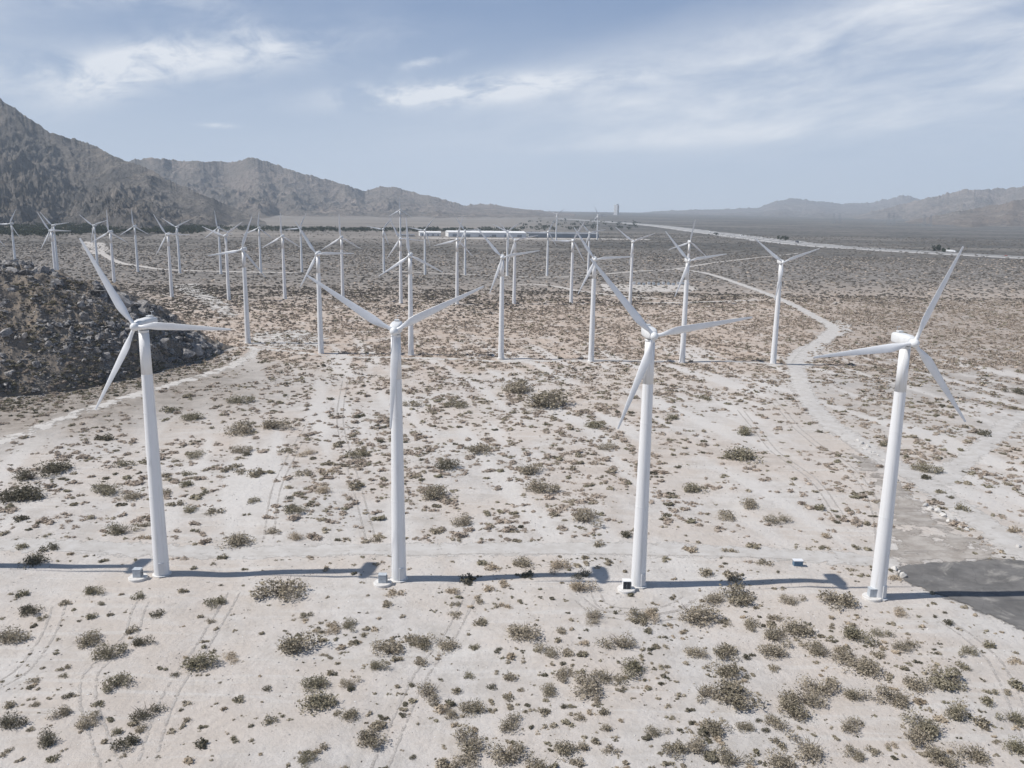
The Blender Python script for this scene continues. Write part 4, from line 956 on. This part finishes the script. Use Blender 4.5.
# ------------------------------------------------------------------ trees far off
def crown(seed, n=420):
    r = np.random.default_rng(seed); L = 9; lc = np.stack([r.normal(0, .42, L), r.normal(0, .42, L), r.uniform(.35, .95, L)], -1); lr = r.uniform(.2, .36, L); k = r.integers(0, L, n)
    d = r.normal(0, 1, (n, 3)); d /= np.linalg.norm(d, axis=1)[:, None]; c = lc[k]+d*(lr[k]*r.random(n)**.4)[:, None]
    u = r.normal(0, 1, (n, 3)); u /= np.linalg.norm(u, axis=1)[:, None]; v = np.cross(u, r.normal(0, 1, (n, 3))); v /= np.linalg.norm(v, axis=1)[:, None]
    s = .11*r.uniform(.6, 1.3, n)[:, None]; V = np.stack([c-u*s, c-v*s, c+u*s, c+v*s], 1).reshape(-1, 3); return V, np.arange(4*n).reshape(n, 4)
def far_tree(px, py, h, wd, label):
    x, y = G1(px, py); z = float(ground_z(x, y)); t = empty('tree', (x, y, z))
    m = MB(); m.tube((0, 0, 0), (.2, .1, h*.35), h*.035, h*.025, 8); m.tube((.2, .1, h*.35), (h*.12, 0, h*.6), h*.022, h*.01, 6); m.tube((.2, .1, h*.35), (-h*.12, .2, h*.62), h*.022, h*.01, 6); m.build('trunk', M['bark'], t)
    V, F = crown(int(px)); f = link('crown', np_mesh('crown', V*np.array([wd*.6, wd*.6, h*.8]), F, M['tree']), t); tag(t, label, 'tree')
far_tree(783, 241, 13, 19, 'dark round tree beside the highway right of the rightmost second-row turbine')
far_tree(936, 252, 13, 17, 'dark bushy tree beside the highway behind the raised blade of the rightmost front turbine')
far_tree(943, 252.5, 10, 13, 'low dark tree just right of the bushy tree beside the highway')
far_tree(716, 235.5, 9, 11, 'small dark tree beside the highway left of the round one')
TREES = [crown(900+i, 110) for i in range(5)]
tx, ty = [], []
rt = np.random.default_rng(44)
for x0, x1, ya, yb, n in ((-60, 60, 224, 237, 520), (60, 110, 222, 235, 260), (110, 200, 224, 234.5, 380), (196, 290, 229, 232.5, 60), (290, 520, 230.5, 232.3, 200), (520, 640, 222, 231, 90), (680, 1000, 221.5, 224, 70)):
    px = rt.uniform(x0, x1, n); py = rt.uniform(ya, yb, n)+.0155*(0); g = G(px, py); tx.append(g[:, 0]); ty.append(g[:, 1])
tx = np.concatenate(tx); ty = np.concatenate(ty); rng_ = np.hypot(tx, ty); k = rng_ < 5200; tx, ty = tx[k], ty[k]; s = rt.uniform(5.5, 12, len(tx))
me = merged('far_woodland', TREES, tx, ty, ground_z(tx, ty), s*1.1, s*1.1, s, rt.random(len(tx))*6.3, M['tree'], None, 15)
tag(link('far_woodland', me), 'dark belt of trees along the foot of the mountains', 'woodland', None, 'stuff')

# ------------------------------------------------------------------ buildings
def house(px, py, w_, d, h, label, roofm, rz=0.0):
    x, y = G1(px, py); t = empty('house', (x, y, float(ground_z(x, y))), rz)
    m = MB(); m.box((0, 0, h/2), (w_, d, h)); m.build('wall', M['wall_tan' if roofm == 'roof_grey' else 'wall_white'], t)
    m = MB(); o_ = .8; rh = h*.45
    m.add([(-w_/2-o_, -d/2-o_, h+.02), (w_/2+o_, -d/2-o_, h+.02), (w_/2+o_, d/2+o_, h+.02), (-w_/2-o_, d/2+o_, h+.02), (-w_/2-o_, 0, h+rh), (w_/2+o_, 0, h+rh)],
          [(3, 2, 1, 0), (0, 1, 5, 4), (2, 3, 4, 5), (1, 2, 5), (3, 0, 4)]); m.build('roof', M[roofm], t)
    for k in range(3):
        q = MB(); q.box((-w_/2+w_*(k+.5)/3, -d/2-.03, h*.55), (1.6, .1, 1.4)); q.build('window' if k != 1 else 'door', M['glass'], t)
    tag(t, label, 'house')
for i, (px, py, w_, rf) in enumerate([(22, 233, 17, 'roof_grey'), (36, 229.5, 20, 'roof_tan'), (46, 232, 16, 'roof_grey'), (68, 231, 22, 'roof_tan'), (80, 229.2, 24, 'roof_grey'), (88, 232, 16, 'roof_tan'), (131, 230, 20, 'roof_tan'), (9, 230, 18, 'roof_tan')]):
    house(px, py, w_, 10, 5.2, 'low pale house among the dark trees, %s from the left' % ['second', 'third', 'fourth', 'fifth', 'sixth', 'seventh', 'last', 'first'][i], rf, random.uniform(-.3, .3))
def warehouse(px0, px1, py, h, depth, label, wm, rm, nd=8):
    x0, y0 = G1(px0, py); x1, y1 = G1(px1, py); y = (y0+y1)/2; w_ = x1-x0; t = empty('warehouse', ((x0+x1)/2, y+depth/2, 0), math.atan2(y1-y0, x1-x0)*.4)
    m = MB(); m.box((0, 0, h/2), (w_, depth, h)); m.build('wall', wm, t)
    m = MB(); m.add([(-w_/2-1, -depth/2-1, h+.05), (w_/2+1, -depth/2-1, h+.05), (w_/2+1, depth/2+1, h+.05), (-w_/2-1, depth/2+1, h+.05), (-w_/2-1, 0, h*1.35), (w_/2+1, 0, h*1.35)], [(3, 2, 1, 0), (0, 1, 5, 4), (2, 3, 4, 5), (1, 2, 5), (3, 0, 4)]); m.build('roof', rm, t)
    for k in range(nd):
        q = MB(); q.box((-w_/2+w_*(k+.5)/nd, -depth/2-.06, h*.3), (w_/nd*.35, .15, h*.55)); q.build('dock_door', M['steel'], t)
    tag(t, label, 'warehouse')
warehouse(444, 524, 237, 10.0, 60, 'long low white warehouse on the plain behind the middle turbines', M['wall_white'], M['wall_white'], 6)
warehouse(526, 596, 237.6, 9, 60, 'long low grey-roofed shed to the right of the white warehouse', M['steel'], M['roof_grey'], 10)
warehouse(418, 440, 236, 8, 30, 'short pale shed at the left end of the white warehouse', M['wall_white'], M['wall_white'], 4)
warehouse(395, 414, 236.5, 4, 25, 'small grey shed farthest left of the warehouse group', M['wall_tan'], M['roof_grey'], 3)
warehouse(868, 884, 222.6, 8, 60, 'low pale building at the foot of the right-hand hills, left one', M['wall_tan'], M['roof_tan'], 3)
warehouse(905, 925, 223.2, 8, 60, 'low pale building at the foot of the right-hand hills, right one', M['wall_white'], M['roof_tan'], 3)
# tower block on the horizon
A_, _ = px_dir(616.2, 214); D_ = 9000; bx, by = D_*math.sin(A_), D_*math.cos(A_); bz = float(ground_z(bx, by)); t = empty('tower_block', (bx, by, bz-1), R(-38))
HT = CH+D_*.0102-bz
m = MB(); m.box((0, 0, HT/2), (42, 34, HT)); m.build('wall', M['wall_white'], t)
m = MB(); m.box((9, 0, HT+4), (14, 16, 8)); m.build('roof_house', M['roof_grey'], t)
m = MB(); m.box((23.6, 0, HT*.47), (5, 22, HT*.94)); m.build('stair_tower', M['wall_tan'], t)
for k in range(14):
    m = MB(); m.box((0, -17.2, HT*(k+.6)/14.5), (34, .5, HT*.012)); m.build('window', M['glass'], t)
tag(t, 'tall white tower block standing alone on the horizon', 'building')
# pylons far right
def pylon(px, D, h):
    a_, _ = px_dir(px, 215); x, y = D*math.sin(a_), D*math.cos(a_); t = empty('pylon', (x, y, float(ground_z(x, y)))); m = MB()
    for sx in (-1, 1):
        for sy in (-1, 1): m.tube((sx*h*.10, sy*h*.10, 0), (sx*h*.02, sy*h*.02, h), .55, .4, 4)
    for k in range(6):
        z0, z1 = h*k/6, h*(k+1)/6; w0, w1 = h*(.1-.08*k/6), h*(.1-.08*(k+1)/6)
        m.tube((-w0, -w0, z0), (w1, -w1, z1), .3, .3, 4); m.tube((w0, -w0, z0), (-w1, -w1, z1), .3, .3, 4)
    m.build('lattice_tower', M['steel'], t)
    for zz in (.68, .82, .95):
        m = MB(); m.tube((-h*.16, 0, h*zz), (h*.16, 0, h*zz), .5, .5, 4); m.build('cross_arm', M['steel'], t)
    return t
for i, (px, D, h) in enumerate([(834, 5600, 62), (840, 5600, 62), (889, 5200, 70), (894, 5200, 70), (925, 5000, 64), (931, 5000, 64)]):
    tag(pylon(px, D, h), 'tall lattice pylon far off on the right-hand plain, %s of six from the left' % ordn[i], 'pylon', 'pylons on the far right plain')
# switch yard: cabinets and gantry posts on the gravel pad
for i in range(12):
    px = 634+i*4.9; x, y = G1(px, 284.6+(i % 3)*.5); z = float(ground_z(x, y))
    t = empty('switch_cabinet', (x, y, z)); m = MB(); m.box((0, 0, 1.1), (2.2, 1.4, 2.2)); m.build('cabinet', M['greymetal'] if i % 3 else M['wall_white'], t)
    m = MB(); m.tube((0, .3, 2.2), (0, .3, 4.2), .12, .09, 6); m.build('bushing', M['steel'], t)
    tag(t, '%s electrical cabinet in the row on the gravel yard, %s from left' % ('grey' if i % 3 else 'white', ordn[i]), 'cabinet', 'cabinets in a row on the gravel yard')
# vehicles on the highway
def vehicle(kind, px, py, bodym, label, cat, heading):
    x, y = G1(px, py); t = empty(kind, (x, y, 1.12+float(ground_z(x, y))), heading)
    if kind == 'truck':
        m = MB(); m.box((-2, 0, 2.6), (13.5, 2.5, 2.9)); m.build('trailer', bodym, t, bevel=.05)
        m = MB(); m.box((6.6, 0, 2.0), (2.6, 2.4, 2.7)); m.box((8.3, 0, 1.4), (1.1, 2.2, 1.4)); m.build('cab', bodym, t, bevel=.08)
        m = MB(); m.box((7.93, 0, 2.6), (.06, 2.0, .9)); m.build('windscreen', M['glass'], t); xs = (-7.4, -6.2, 3.8, 5.0, 8.1); r_ = .5
    else:
        m = MB(); m.box((0, 0, .65), (4.5, 1.8, .65)); m.box((-.2, 0, 1.2), (2.4, 1.6, .55), taper=.8); m.build('body', bodym, t, bevel=.06)
        m = MB(); m.box((.95, 0, 1.18), (.3, 1.35, .4)); m.build('windscreen', M['glass'], t); xs = (-1.4, 1.4); r_ = .33
    for a in xs:
        for sy in (-1, 1):
            m = MB(); m.lathe([(r_, -.12), (r_, .12)], 14, axis='Y', c=(a, sy*(1.15 if kind == 'truck' else .85), r_)); m.build('wheel', M['rubber'], t)
    tag(t, label, cat)
def hd(px):
    a = np.array(G1(px-6, float(np.interp(px-6, [560, 640, 700, 760, 820, 900, 1024], [221.5, 226, 231.5, 239, 245.5, 250.8, 257.5])))); b = np.array(G1(px+6, float(np.interp(px+6, [560, 640, 700, 760, 820, 900, 1024], [221.5, 226, 231.5, 239, 245.5, 250.8, 257.5]))))
    return math.atan2(b[1]-a[1], b[0]-a[0])
for kd, px, py, bmn, lb in [('truck', 797, 243.2, 'car_dark', 'dark lorry on the highway just right of the round tree'), ('truck', 951, 252.9, 'car_white', 'white lorry on the highway right of the dark bushy tree'),
        ('truck', 710, 233.0, 'car_white', 'white lorry on the far stretch of the highway, left of the others'), ('truck', 741, 236.5, 'car_white', 'white lorry on the highway left of the round tree'),
        ('car', 842, 246.6, 'car_white', 'white car on the highway between the two dark trees'), ('car', 880, 249.5, 'car_dark', 'dark car on the highway between the two dark trees'), ('car', 1006, 256.8, 'car_red', 'dark red car on the highway at the right edge')]:
    vehicle(kd, px, py, M[bmn], lb, 'lorry' if kd == 'truck' else 'car', hd(px))

# ------------------------------------------------------------------ HAZE
hz = MB(); hz.box((0, 0, 598), (37000, 37000, 1204)); 
hmt = bpy.data.materials.new('haze'); hmt.use_nodes = True; t = NT(hmt.node_tree); hmt.node_tree.nodes.clear()
pv = t.n('ShaderNodeVolumePrincipled'); pv.inputs['Color'].default_value = (.77, .88, 1.0, 1); pv.inputs['Density'].default_value = 5.6e-5; pv.inputs['Anisotropy'].default_value = 0.0
o = t.n('ShaderNodeOutputMaterial'); t.put(o.inputs['Volume'], pv)
tag(hz.build('haze', hmt), kind='stuff')
